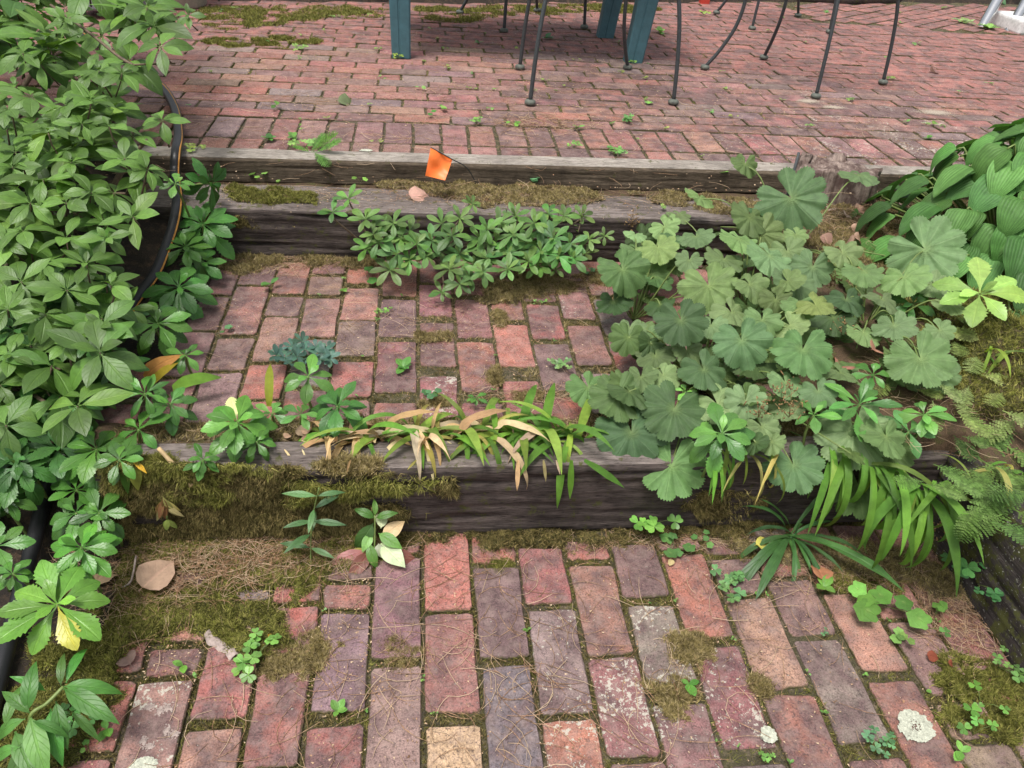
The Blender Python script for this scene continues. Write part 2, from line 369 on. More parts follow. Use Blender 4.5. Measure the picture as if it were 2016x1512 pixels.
def column_fill(tier, x0, x1, spec, z, ylo, yhi, ws, al):
    cur = []
    for (a, b, c, al_) in spec:
        ya, yb = Yc((x0+x1)/2, a, z), Yc((x0+x1)/2, b, z); cur.append((yb, ya)); lay(tier, x0+G, x1-G, yb, ya, z, c, al_)
    if cur: top, bot = max(p[1] for p in cur), min(p[0] for p in cur)
    else: bot = top = ylo+rnd.uniform(.02, .2)
    y = top+.014
    while y < yhi-.03:
        y2 = min(y+.198, yhi); lay(tier, x0+G, x1-G, y, y2, z, rcol(ws), al*rnd.uniform(.2, 1)); y = y2+.013
    y = bot-.014
    while y > ylo+.03:
        y2 = max(y-.2, ylo); lay(tier, x0+G, x1-G, y2, y, z, rcol(ws), al*rnd.uniform(.2, 1)); y = y2-.013
WL = dict(red=4, rose=3, dusk=2, grey=1, brown=1, plum=1)
for x0, x1, s, spec in LOW: column_fill('L', x0, x1, spec, ZL, .12, 1.262, WL, .4)
MID = [
 (-.73, -.632, []), (-.63, -.530, [(585, 650, 'rose', .2)]),
 (-.528, -.428, [(564, 657, 'pink', .45), (665, 728, 'brown', .3)]),
 (-.426, -.326, [(583, 620, 'brown', .3), (624, 710, 'brown', .25), (717, 785, 'red', .1)]),
 (-.324, -.222, [(544, 580, 'brown', .2), (585, 661, 'pink', .4), (668, 760, 'slate', .1)]),
 (-.220, -.113, [(512, 556, 'red', .1), (564, 628, 'pink', .3), (632, 700, 'brown', .3), (712, 780, 'rose', .2)]),
 (-.111, -.003, [(511, 583, 'rose', .1), (587, 662, 'dusk', .35), (671, 770, 'plum', .3), (792, 830, 'rose', .2)]),
 (-.001, .099, [(560, 620, 'plum', .1), (632, 719, 'rose', .15), (740, 828, 'plum', .85)]),
 (.101, .204, [(540, 580, 'red', .1), (587, 662, 'plum', .1), (673, 770, 'red', .15), (792, 830, 'rose', .3)]),
 (.206, .306, [(584, 628, 'rose', .25), (636, 720, 'bright', .05), (748, 815, 'rose', .1)]),
 (.308, .410, [(540, 592, 'rose', .3), (600, 667, 'red', .2), (675, 768, 'dusk', .15), (780, 828, 'bright', .1)]),
 (.412, .514, [(557, 628, 'pink', .6), (640, 719, 'plum', .2), (735, 815, 'grey', .2)]),
 (.516, .62, [(540, 582, 'red', .2), (588, 661, 'slate', .15), (666, 735, 'red', .2), (745, 820, 'grey', .2)]),
 (.622, .725, [(570, 636, 'rose', .2), (644, 715, 'dusk', .3)]),
 (.727, .83, []), (.832, .935, []), (.937, 1.04, []), (1.042, 1.145, []), (1.147, 1.25, []),
]
for x0, x1, spec in MID: column_fill('M', x0, x1, spec, ZM, 1.462, 2.315, dict(red=4, rose=4, pink=2, dusk=2, plum=2, brown=1), .3)
# upper terrace: two rows of headers behind the board, then stretchers
WU = dict(red=5, rose=5, pink=3, plum=2, dusk=2, grey=1.2, slate=.5, brown=1)
def lich_u(x, y): return float(np.clip((x-.1)*.6, .12, 1))*(1 if y < 3.25 else .7)
x = -2.0
hx = [at(340+t/5.04, 180+390/5.04, ZU)[0] for t in (-20, 345, 660, 960, 1230, 1520, 1810)]
hx += [at(740+t/5.04, 1330/5.04, ZU)[0] for t in (370, 645, 915, 1190, 1480, 1740, 2030)]
hx += [at(1140+t/5.04, 1390/5.04, ZU)[0] for t in (280, 570, 820, 1080, 1360, 1620)]
hx = sorted(hx)
hy = [hx[0]]
for q in hx[1:]:
    if q-hy[-1] < .075: continue
    if q-hy[-1] > .15: hy.append((q+hy[-1])/2)
    hy.append(q)
hx = hy
while hx[0] > -2.2: hx.insert(0, hx[0]-.104-rnd.uniform(-.003, .003))
while hx[-1] < 5.0: hx.append(hx[-1]+.1065+rnd.uniform(-.003, .003))
HDARK = 0
for a, b in zip(hx[:-1], hx[1:]):
    if b-a < .07: continue
    xm = (a+b)/2; ws = dict(WU)
    if -.35 < xm < .15: ws = dict(plum=5, dusk=3, rose=2)
    lay('U', a+.0038, b-.0038, 2.772, 2.992, ZU, rcol(ws), lich_u(xm, 2.8)*rnd.uniform(.6, 1.1))
    lay('U', a+.002, b-.008, 2.655, 2.760, ZU, rcol(ws), lich_u(xm, 2.7)*rnd.uniform(.3, .9))
y = 3.005; k = 0
def angled(xx, yy): return xx > 2.55 and yy > 5.35-.12*(xx-2.55)
YB = lambda xx: 5.30+.26*max(0, xx+.6)*.82
while y < 7.2:
    off = (k % 2)*.108+rnd.uniform(-.03, .03); x = -2.4+off
    while x < 6.2:
        L = .209+rnd.uniform(-.006, .006); xm = x+L/2
        if not angled(xm, y+.04) and y+.05 < YB(xm) and not (y < 3.3 and xm < -2.2):
            dk = 1.2 if (-.1 < xm < 1.2 and 3.9 < y < 4.9) else (.5 if fbm(xm*1.1, y*1.1, 31, 2) > .55 else 0)  # table's shade put into brick colour as greyer tones; elsewhere random grey patches
            ws = dict(WU); ws['grey'] += 6*dk; ws['dusk'] += 3*dk
            lay('U', x+.0024, x+L-.0024, y+.0018, y+.0902, ZU, rcol(ws), lich_u(xm, y)*rnd.uniform(.3, 1.0))
        x += L+.0015
    y += .0925+rnd.uniform(-.001, .001); k += 1
ca, sa = math.cos(math.radians(38)), math.sin(math.radians(38))
for i in range(-30, 60):
    for j in range(-30, 60):
        u = i*.212+(j % 2)*.106; w = j*.1
        cx, cy = 4.2+u*ca-w*sa, 5.9+u*sa+w*ca
        if angled(cx-.02, cy-.05) and cx < 6.0 and cy < YB(cx) and cx > 2.6:
            q = [(cx+a*ca-b*sa, cy+a*sa+b*ca) for a, b in ((-.1, -.045), (.1, -.045), (.1, .045), (-.1, .045))]
            lay('U', 0, 0, 0, 0, ZU, rcol(WU), .3, quad=q)
tiers = {}
tiers['L'] = grid_sheet('lower_patio', np.linspace(-1.0, 1.6, 80), np.linspace(-.4, 1.30, 60), lambda X, Y: ZL-.0075+(fbm(X*30, Y*30, 2)-.5)*.008, MT['joint'])
tiers['M'] = grid_sheet('middle_landing', np.linspace(-.85, 1.4, 90), np.linspace(1.40, 2.34, 50), lambda X, Y: ZM-.0075+(fbm(X*30, Y*30, 3)-.5)*.008+np.clip(1.48-Y, 0, .08)*.25, MT['joint'])
tiers['U'] = grid_sheet('upper_terrace', np.linspace(-2.6, 6.4, 200), np.linspace(2.63, 7.4, 110), lambda X, Y: ZU-.006+(fbm(X*20, Y*20, 4)-.5)*.006+wave(X, Y, .005), MT['joint'])
NB = 0
for t in 'LMU':
    bs = [b for b in BRICKS if b['tier'] == t]
    bs.sort(key=lambda b: (b['ctr'][0]-.3)**2+b['ctr'][1]**2+(9 if not (-60 < proj((*b['ctr'], b['z']))[0] < 2080) else 0))
    for b in bs[:300]:
        c0 = V(b['ctr'][0], b['ctr'][1], b['z'])
        me = mesh('brick', np.array(b['v'])-c0, b['f'], smooth=False, attr=dict(edge=b['e'])); me.materials.append(MT['brick'])
        link('brick', me, tiers[t], color=(*b['c'], b['a']), loc=Vector(c0))
    for ci, rest in enumerate([bs[300:]]):
        if not rest: continue
        groups = {}
        v, f, e = [], [], []
        for b in rest:
            o = len(v); v += b['v']; f += [tuple(i+o for i in q) for q in b['f']]; e += b['e']
        me = mesh('far_bricks', v, f, smooth=False, attr=dict(edge=e)); me.materials.append(MT['brick'])
        link('far_bricks', me, tiers[t], color=(.37, .15, .125, .5), kind='stuff')

# planting beds and far ground
def left_z(X, Y):
    z = np.interp(Y, [.2, 1.2, 1.6, 2.3, 2.6, 2.7], [.012, .015, .15, .27, .33, .352])
    return z+np.clip(-X-.75, 0, 2)*.10+(fbm(X*9, Y*9, 8)-.5)*.03-.01
xs_l = np.concatenate([np.linspace(-4, -1, 25), np.linspace(-.97, -.60, 22)])
def lz(X, Y):
    z = left_z(X, Y); lim = np.interp(Y, [.2, 1.25, 1.4, 1.5, 2.3, 2.6], [-.60, -.60, -.62, -.62, -.66, -.70])
    return np.where(X > lim, z-(X-lim)*1.2-.01, z)
grid_sheet('left_bed_soil', xs_l, np.linspace(-.4, 2.66, 90), lz, MT['soil'])
def rz(X, Y):
    z = np.interp(Y, [.3, .9, 1.3, 1.8, 2.3, 2.56], [.16, .2, .24, .26, .29, .31])
    z = z+.07*np.exp(-((X-1.50)**2+(Y-1.62)**2)/.06)+(fbm(X*8, Y*8, 9)-.5)*.05
    lim = np.interp(Y, [0, 1.27, 1.28, 1.7, 2.33, 2.56], [1.235, 1.235, 1.0, 1.02, 1.12, 1.25])
    return np.where(X < lim, z-(lim-X)*1.3, z)
grid_sheet('right_bed_soil', np.concatenate([np.linspace(.92, 2.2, 90), np.linspace(2.25, 5, 20)]), np.linspace(-.2, 2.56, 120), lambda X, Y: np.where((X < 1.235) & (Y < 1.29), -.08, rz(X, Y)), MT['litter'])
grid_sheet('planting_strip_soil', np.linspace(-.70, 1.16, 120), np.linspace(1.372, 1.468, 14), lambda X, Y: .172+(fbm(X*14, Y*14, 12)-.5)*.03, MT['litter'])
fe = [(-6, 4.1), (-.70, 5.13), (.24, 5.33), (3.3, 6.25), (6, 6.75)]
def fz(X, Y):
    e = np.interp(X, [p[0] for p in fe], [p[1] for p in fe]); return np.where(Y > e, ZU+.02+np.clip(Y-e, 0, .5)*.12, ZU-.05)+(fbm(X*3, Y*3, 21)-.5)*.03
grid_sheet('back_bed_soil', np.linspace(-6, 7, 130), np.linspace(4.2, 9, 60), fz, MT['soil'])
grid_sheet('ground', np.concatenate([np.linspace(-80, -7, 12), np.linspace(-6, 7, 10), np.linspace(8, 80, 12)]), np.concatenate([np.linspace(-60, -2, 8), np.linspace(0, 9, 6), np.linspace(12, 120, 12)]), lambda X, Y: np.where((Y > 8.5), .3, -.12)+0*X, MT['soil'])

# ------------------------------------------------------------------ timbers
def timber(name, length, depth, height, mats, label, loc, rot=0, grain=.002, seed=1, nseg=170, rough_end=.004, group=None, cracks=5, sag=0):
    # cross-section perimeter (y across, z up) with worn round corners
    r = .010; per = []
    def seg(a, b, n):
        for i in range(n): per.append((a[0]+(b[0]-a[0])*i/n, a[1]+(b[1]-a[1])*i/n))
    D, H = depth, height
    seg((r, 0), (D-r, 0), 4); seg((D-r, 0), (D, r), 2); seg((D, r), (D, H-r), 6); seg((D, H-r), (D-r, H), 3); seg((D-r, H), (r, H), 26); seg((r, H), (0, H-r), 4); seg((0, H-r), (0, r), 34); seg((0, r), (r, 0), 2)
    m = len(per); P = np.array(per); nv = np.zeros_like(P)
    for i in range(m):
        t = P[(i+1) % m]-P[i-1]; nv[i] = nz((t[1], -t[0]))
    cum = np.cumsum([0]+[np.linalg.norm(P[(i+1) % m]-P[i]) for i in range(m-1)])
    X = np.linspace(0, length, nseg); v = np.zeros((nseg, m, 3))
    XX, SS = np.meshgrid(X, cum, indexing='ij')
    g = (fbm(XX*2.5, SS*95, seed, 3)-.5)*grain*2.4+(fbm(XX*4, SS*14, seed+9, 2)-.5)*grain*2.2
    ck = fbm(XX*3.2, SS*42, seed+40, 2); g = g-np.clip(ck-.70, 0, .2)*grain*18
    for k_ in range(cracks):
        s0 = hash2(k_, seed, 3)*(cum[-1]); x0 = hash2(k_, seed, 4)*length; ln = .15+.4*hash2(k_, seed, 5)
        path = s0+(fbm(X*5, X*0, seed+k_, 2)-.5)*.02
        g = g-np.exp(-((SS-path[:, None])/.0028)**2)*np.clip(1.4-1.4*np.abs(XX-x0)/ln, 0, 1)*.011
    endw = np.exp(-np.minimum(X, length-X)/.01)
    v[:, :, 0] = XX+((X < .005)*-1+(X > length-.005)*1)[:, None]*(hash2(SS*50, 1, seed)-.5)*rough_end*2
    v[:, :, 1] = P[None, :, 0]+nv[None, :, 0]*(g-endw[:, None]*.003)
    v[:, :, 2] = P[None, :, 1]+nv[None, :, 1]*(g-endw[:, None]*.003)+(fbm(X*2, X*0, seed+70, 2)-.5)[:, None]*sag
    f = []
    for i in range(nseg-1):
        for j in range(m):
            j2 = (j+1) % m; f.append((i*m+j, (i+1)*m+j, (i+1)*m+j2, i*m+j2))
    f = [q[::-1] for q in f]
    vv = v.reshape(-1, 3); me = mesh(name, vv, f, smooth=True)
    # ends
    bm = [tuple(range(m)), tuple((nseg-1)*m+j for j in range(m))[::-1]]
    v2 = [tuple(a) for a in vv]; me = mesh(name, v2, f+[q[::-1] for q in bm], smooth=True)
    for k_ in mats: me.materials.append(MT[k_])
    mi = []
    topj = {j for j in range(m) if P[j][1] > H-.0045 and P[(j+1) % m][1] > H-.0045}
    mi = [1 if (len(mats) > 1 and k_ < (nseg-1)*m and (k_ % m) in topj) else 0 for k_ in range(len(me.polygons))]
    me.polygons.foreach_set('material_index', mi)
    o = link(name, me, label=label, cat='timber', group=group); o.location = loc; o.rotation_euler.z = rot; return o
timber('landscape_timber', 1.86, .105, .20, ['timber', 'timber_top'], 'dark weathered timber nosing of the lowest step, its front half hidden under moss', (-.65, 1.268, -.006), 0, .0032, 3, cracks=14)
timber('landscape_timber', 2.12, .20, .158, ['timber', 'timber_top'], 'old split and cracked timber of the middle step, behind the little evergreen azalea', (-.84, 2.325, ZM-.005), -.012, .0042, 11, cracks=12, sag=.006)
timber('edging_board', 3.6, .098, .088, ['plank', 'plank_top'], 'straight pale-topped wooden edging holding the front of the upper brick terrace', (-1.0, 2.546, .297), .008, .0010, 23, cracks=2)
timber('landscape_timber', 1.72, .15, .235, ['lichen_timber'], 'dark lichen-speckled timber along the right side of the lower patio', (1.178, 1.262, -.01), -math.pi/2, .003, 31, cracks=6)
# ground carried from the terrace down to the timber backs
grid_sheet('timber_back_fill', np.linspace(-.85, 1.28, 60), np.linspace(2.45, 2.56, 8), lambda X, Y: .303+(fbm(X*20, Y*20, 14)-.5)*.016, MT['litter'])

# ------------------------------------------------------------------ leaf shapes
def leaf_mesh(name, outline, cross=1, fold=.25, droop=.4, ripple=.0, seed=1, twist=0, tipcurl=0):
    n = len(outline); v, uv = [], []; y = 0; z = 0; pt = 0; wm = max(w for t, w in outline)
    for i, (t, w) in enumerate(outline):
        a = -droop*t-tipcurl*max(0, t-.7)*3
        dt = t-pt; y += dt*math.cos(a); z += dt*math.sin(a); pt = t
        for j in range(-cross, cross+1):
            s = j/cross; x = s*w; rz_ = ripple*math.sin(t*14+s*2.5+seed)*abs(s)+ripple*.6*math.sin(t*23+seed*3)*s
            zz = z+fold*abs(x)-fold*.9*abs(x)*abs(s)*.5+rz_
            tw = twist*t; v.append((x*math.cos(tw)-0*math.sin(tw), y, zz+x*math.sin(tw))); uv.append((s*.5+.5, t))
    m = 2*cross+1; f = []
    for i in range(n-1):
        for j in range(m-1):
            f.append((i*m+j, i*m+j+1, (i+1)*m+j+1, (i+1)*m+j))
    return mesh(name, v, f, uv)
def LIB(prefix, mat, gens):
    out = []
    for g in gens:
        me = g(); me.materials.append(MT[mat]); out.append(me)
    return out
def ell(wm, p=.5, n=8, base=.03, tip=0.0, pet=.1):
    o = [(0, base*.4), (pet*.6, base*.5)]
    for i in range(n+1):
        t = pet+(1-pet)*i/n; s = (t-pet)/(1-pet)
        w = math.sin(math.pi*s**p)*wm if 0 < s < 1 else 0
        o.append((t, max(w, base*.3 if s < .5 else tip)))
    return o
def pachy_outline(seed, wm=.25):
    r = random.Random(seed); o = [(0, .012), (.12, .02), (.25, .06), (.38, .12), (.5, wm*.78)]
    for k, t in enumerate((.56, .64, .72, .80, .88)):
        w = wm*(.95, 1.02, .98, .82, .55)[k]; o.append((t-.001, w*r.uniform(.94, 1.04))); o.append((t+.022, w*.80))
    o.append((.95, wm*.33)); o.append((1.0, .012)); return o
L = {}
L['shrub'] = LIB('leaf', 'gloss_leaf', [lambda s=s: leaf_mesh('leaf', ell(.20+.022*(s % 3), 1.06, 8, .03, .0, .06), 2, .26, .25+.25*s, .004, s, .05*(s-2)) for s in range(4)])
L['pachy'] = LIB('leaf', 'pachy', [lambda s=s: leaf_mesh('leaf', pachy_outline(s, .215+.02*(s % 2)), 1, .25, .35+.22*s, .006, s) for s in range(4)])
L['azalea'] = LIB('leaf', 'gloss_leaf', [lambda s=s: leaf_mesh('leaf', [(0, .02), (.2, .08), (.45, .16), (.68, .19), (.85, .14), (.96, .06), (1, 0)], 1, .3, .2+.3*s, .0, s) for s in range(3)])
L['lance'] = LIB('leaf', 'gloss_leaf', [lambda s=s: leaf_mesh('leaf', ell(.13, .8, 9, .03, 0, .04), 2, .35, .7+.35*s, .008, s, .15*s) for s in range(3)])
L['willow'] = LIB('leaf', 'gloss_leaf', [lambda s=s: leaf_mesh('leaf', ell(.085, .85, 7, .02, 0, .04), 1, .3, .4+.3*s, .004, s) for s in range(2)])
L['strap'] = LIB('leaf', 'strap', [lambda s=s: leaf_mesh('leaf', [(t, .052*min(1, .55+t*1.6)*(1 if t < .6 else max(0, (1-t)/.4)**.8)) for t in np.linspace(0, 1, 15)], 1, .5, 1.5+.45*s, .003, s, .5*(s-1)) for s in range(4)])
L['flatst'] = LIB('leaf', 'strap', [lambda s=s: leaf_mesh('leaf', [(t, .055*min(1, .5+t*1.6)*(1 if t < .6 else max(0, (1-t)/.4)**.8)) for t in np.linspace(0, 1, 13)], 1, .6, .25+.2*s, .004, s, .3*(s-.5)) for s in range(2)])
L['dryflat'] = LIB('leaf', 'dry', [lambda s=s: leaf_mesh('leaf', [(t, .055*min(1, .5+t*1.6)*(1 if t < .55 else max(0, (1-t)/.45)**.8)) for t in np.linspace(0, 1, 15)], 1, .9, .3+.3*s, .016, s, .9*(s-.5), .2) for s in range(2)])
L['dryst'] = LIB('leaf', 'dry', [lambda s=s: leaf_mesh('leaf', [(t, .055*min(1, .5+t*1.6)*(1 if t < .55 else max(0, (1-t)/.45)**.8)) for t in np.linspace(0, 1, 17)], 1, .9, 1.6+.5*s, .022, s, 1.2*(s-1), .4*s) for s in range(3)])
L['plant'] = LIB('leaf', 'gloss_leaf', [lambda s=s: leaf_mesh('leaf', [(t, .062*(.35+.65*min(1, t*1.8))*(1 if t < .7 else max(0, (1-t)/.3)**.7)) for t in np.linspace(0, 1, 15)], 2, .3, .9+.5*s, .006, s, .2*s) for s in range(3)])
def hosta_out(w): return [(0, .012), (.02, .02)]+[(t, w*min(1, (t*6.5)**.55)*(1 if t < .38 else (max(0, 1-((t-.38)/.62)**1.75))**.9)) for t in np.linspace(.05, 1, 14)]
L['hosta'] = LIB('leaf', 'hosta', [lambda s=s: leaf_mesh('leaf', hosta_out(.34+.025*(s % 3)), 3, .38, .55+.3*s, .010, s, .08*(s-1.5)) for s in range(4)])
L['oval'] = LIB('leaf', 'pachy', [lambda s=s: leaf_mesh('leaf', [(0, .02), (.12, .14), (.3, .27), (.55, .32), (.8, .22), (.94, .09), (1, 0)], 1, .25, .3, .01, s) for s in range(2)])
L['deadl'] = LIB('leaf', 'dry', [lambda s=s: leaf_mesh('leaf', [(0, .012), (.1, .02), (.14, .2), (.25, .33), (.42, .39), (.6, .35), (.78, .23), (.92, .08), (1, 0)], 3, .35+.4*s, .5+.5*s, .035, s+4, .3*(s-1)) for s in range(3)])
def mantle_mesh(seed, lobes=9, teeth=7, warp=.06, cup=.12):
    r = random.Random(seed); a0, a1 = math.radians(-168), math.radians(168); T = lobes*teeth*2; v, uv = [(0, 0, 0)], [(.5/lobes+.5*0, 0)]
    rings = (.28, .58, .82, .93, 1.0); amp = r.uniform(.02, .05); ph = r.uniform(0, 6); ph2 = r.uniform(0, 6)
    lw = [r.uniform(.93, 1.05) for _ in range(lobes)]
    for k in range(T+1):
        s = k/T; th = a0+(a1-a0)*s; lp = (s*lobes) % 1.0; li = min(lobes-1, int(s*lobes))
        lobe = 1-abs(2*lp-1)**3.0; tooth = 1 if (k % 2) else 0
        out = (.82+.18*lobe)*lw[li]*(1-.10*abs(math.sin(th/2))**6)
        for q, rr in enumerate(rings):
            R_ = rr*(out if q > 1 else (out+1)/2)
            if q == 4: R_ = out*(1.0+.055*tooth)
            pl = math.cos(2*math.pi*lp)*.050*rr+.016*math.sin(k*.9+seed)*rr*rr+.014*math.sin(k*.37+rr*9+seed*2); w = warp*math.sin(2*th+ph)*rr*rr+amp*math.sin(5*th+ph2)*rr**3
            z = cup*rr*(1-rr)*.6-pl*1.0+w-.10*rr*rr
            v.append((R_*math.sin(th), R_*math.cos(th), z)); uv.append((s, rr))
    n = len(rings); f = []
    for k in range(T):
        a, b = 1+k*n, 1+(k+1)*n; f.append((0, b, a))
        for q in range(n-1): f.append((a+q, b+q, b+q+1, a+q+1))
    me = mesh('leaf', v, f, uv)
    return me
L['mantle'] = LIB('leaf', 'mantle', [lambda s=s: mantle_mesh(s+1, 9, 8, (.03, .08, .14, .22, .11, .30, .18)[s], (.2, .3, -.1, .45, .1, .5, -.3)[s]) for s in range(7)])
def frond_mesh(seed, pairs=13):
    v, f, uv = [], [], []; r = random.Random(seed); droop = .25+.15*seed
    def pos(t): return V(0, math.sin(t*droop)/droop, -(1-math.cos(t*droop))/droop)
    for i in range(pairs):
        t = .14+.84*i/(pairs-1); ln = .25*math.sin(math.pi*min(1, (1-t)*.62+.38*(1-t)**.6))**.8*(1 if t > .25 else .8)+.015; p = pos(t)
        for sd_ in (-1, 1):
            ang = .35+.25*t+r.uniform(-.06, .06); d = V(sd_*math.cos(ang), math.sin(ang), -.12+r.uniform(-.1, .1)); nr = V(-d[1], d[0], 0)*sd_
            K = 5
            for k in range(K):
                s0 = k/K; s1 = (k+.92)/K; c = p+d*ln*s0; e = p+d*ln*s1; w = ln*.27*(1-s0*.7)
                o = len(v); v += [c, c+nr*w+d*ln*.05, e+nr*w*.55, e, c-nr*w+d*ln*.05, e-nr*w*.55]; uv += [(.5, .5), (.8, .5), (.8, .5), (.5, .5), (.8, .5), (.8, .5)]
                f += [(o, o+1, o+2, o+3), (o, o+3, o+5, o+4)]
    for i in range(8):
        a, b = pos(i/8), pos((i+1)/8); w = .012*(1-i/9); o = len(v); v += [a-V(w, 0, 0), a+V(w, 0, 0), b+V(w, 0, 0), b-V(w, 0, 0)]; uv += [(.5, .5)]*4; f.append((o, o+1, o+2, o+3))
    return mesh('frond', v, f, uv)
L['fern'] = LIB('frond', 'fern', [lambda s=s: frond_mesh(s) for s in range(4)])
def clover_mesh(seed):
    v, f, uv = [], [], []; r = random.Random(seed)
    for k in range(3):
        th = 2*math.pi*k/3+r.uniform(-.15, .15); c, s = math.cos(th), math.sin(th); o = len(v)
        P = [(0, 0), (.28, .34), (.55, .52), (.85, .50), (1, .28), (.88, 0), (1, -.28), (.85, -.50), (.55, -.52), (.28, -.34)]
        z = [.0, .03, .06, .06, .02, .0, .02, .06, .06, .03]
        for (x, y), zz in zip(P, z): v.append((x*c-y*s, x*s+y*c, zz+.05)); uv.append((.5+y, x))
        v.append(((.5*c), (.5*s), .0+.04)); uv.append((.5, .5)); m = len(P)
        f += [(o+m, o+i, o+(i+1) % m) for i in range(m)]
    return mesh('leaf', v, f, uv)
L['clover'] = LIB('leaf', 'pachy', [lambda s=s: clover_mesh(s) for s in range(3)])
def round_mesh(seed):
    r = random.Random(seed); v, f, uv = [(0, 0, .1)], [], [(.5, .0)]; T = 22
    for k in range(T):
        s = k/T; th = 2*math.pi*s; R_ = (1+.10*math.cos(th*5+seed)+(.05 if k % 2 else 0))*(.72 if k == T//2 else 1)
        v.append((R_*math.sin(th), R_*math.cos(th), .06*math.sin(2*th+seed))); uv.append((s, .9))
    for k in range(T): f.append((0, 1+(k+1) % T, 1+k))
    return mesh('leaf', v, f, uv)
L['round'] = LIB('leaf', 'mantle', [lambda s=s: round_mesh(s) for s in range(2)])

class Plant:
    """a thing with leaf parts and stems; leaves past 300 join one part"""
    def __init__(s, name, loc, label, cat, group=None, stem='stem'):
        s.root = thing(name, loc, label, cat, group); s.o = V(*loc); s.lv = []; s.st = MB(); s.stem = stem; s.part = 'leaf'; s.stn = 'stem'; s.stp = []
    def leaf(s, kind, base, d, nrm, size, color, wid=1.0, name=None, lab=None, var=None):
        d = nz(d); x = nz(np.cross(d, nrm)); z = np.cross(x, d)
        me = rnd.choice(L[kind]) if var is None else L[kind][var % len(L[kind])]
        m = np.eye(4); m[:3, 0] = x*size*wid; m[:3, 1] = d*size; m[:3, 2] = z*size; m[:3, 3] = np.asarray(base)
        k = rnd.uniform(.86, 1.14); c = (color[0]*k*rnd.uniform(.92, 1.1), color[1]*k, color[2]*k*rnd.uniform(.85, 1.15))
        s.lv.append((me, m, c, name or s.part, lab))
    def whorl(s, c, up, kind, n, size, color, open_=.35, wid=1.0, jit=.12, phase=None, inner=True, tips=None):
        up = nz(up); a = nz(np.cross(up, V(.3, .8, .1))); b = np.cross(up, a); ph = rnd.uniform(0, 6.28) if phase is None else phase
        for k in range(n):
            th = ph+2*math.pi*k/n+rnd.uniform(-.22, .22); e = open_+rnd.uniform(-jit, jit)*1.5; h = math.cos(th)*a+math.sin(th)*b
            d = h*math.cos(e)+up*math.sin(e); nn = up*math.cos(e)-h*math.sin(e)
            col = color if tips is None or rnd.random() > tips[1] else tips[0]
            s.leaf(kind, np.asarray(c)+d*size*.03, d, nn+V(rnd.uniform(-.2, .2), rnd.uniform(-.2, .2), 0), size*rnd.uniform(.8, 1.15), col, wid)
        if inner:
            for k in range(max(2, n//3)):
                th = ph+1+2*math.pi*k/max(2, n//3); e = open_+.65+rnd.uniform(-.1, .1); h = math.cos(th)*a+math.sin(th)*b; d = h*math.cos(e)+up*math.sin(e)
                s.leaf(kind, np.asarray(c)+up*size*.05, d, up*math.cos(e)-h*math.sin(e), size*rnd.uniform(.42, .6), tuple(q*1.12 for q in color), wid)
    def tube(s, pts, r, ns=5): s.st.tube(pts, r, ns)
    def done(s):
        oi = Matrix.Translation(Vector(-s.o))
        lv = sorted(s.lv, key=lambda q: -np.linalg.norm(q[1][:3, 1])/np.linalg.norm(q[1][:3, 3]-CAM)*(0.2 if not (-30 < proj(q[1][:3, 3])[0] < 2050) else 1))
        for me, m, c, nm, lab in lv[:300]:
            o = link(nm, me, s.root, color=c, label=lab); o.matrix_local = oi@Matrix(m.tolist())
        rest = lv[300:]
        if rest:
            vs_, fs, uvs = [], [], []; cc = np.mean([q[2] for q in rest], 0); n0 = 0
            cache = {}
            for me, m, c, nm, lab in rest:
                if me.name not in cache:
                    co = np.empty(len(me.vertices)*3); me.vertices.foreach_get('co', co); co = co.reshape(-1, 3)
                    ul = me.uv_layers[0].data; uu = np.zeros((len(co), 2))
                    for l in me.loops: uu[l.vertex_index] = ul[l.index].uv
                    cache[me.name] = (co, uu, [tuple(p.vertices) for p in me.polygons])
                co, uu, pl = cache[me.name]; w = co@m[:3, :3].T+m[:3, 3]-s.o; vs_.append(w); uvs.append(uu); fs += [tuple(i+n0 for i in p) for p in pl]; n0 += len(co)
            o = mesh('inner_leaves', np.concatenate(vs_), fs, np.concatenate(uvs)); o.materials.append(rest[0][0].materials[0])
            link('inner_leaves', o, s.root, color=cc, kind='stuff')
        if s.st.v: s.st.build(s.stn, MT[s.stem], s.root, origin=s.o, kind='stuff' if s.stn == 'twigs' else None)
        return s.root
def toward_cam(p): return nz(CAM-np.asarray(p))
UP = V(0, 0, 1)
def mixn(p, k=.4, j=.25): return nz(UP*(1-k)+toward_cam(p)*k+V(rnd.uniform(-j, j), rnd.uniform(-j, j), 0))
GS = (.085, .205, .034); GP = (.078, .20, .028); GA = (.095, .20, .042); GM = (.14, .225, .085); GH = (.085, .205, .048); GST = (.15, .33, .045); YEL = (.44, .40, .10); TAN = (.50, .34, .18); LIME = (.33, .50, .07)

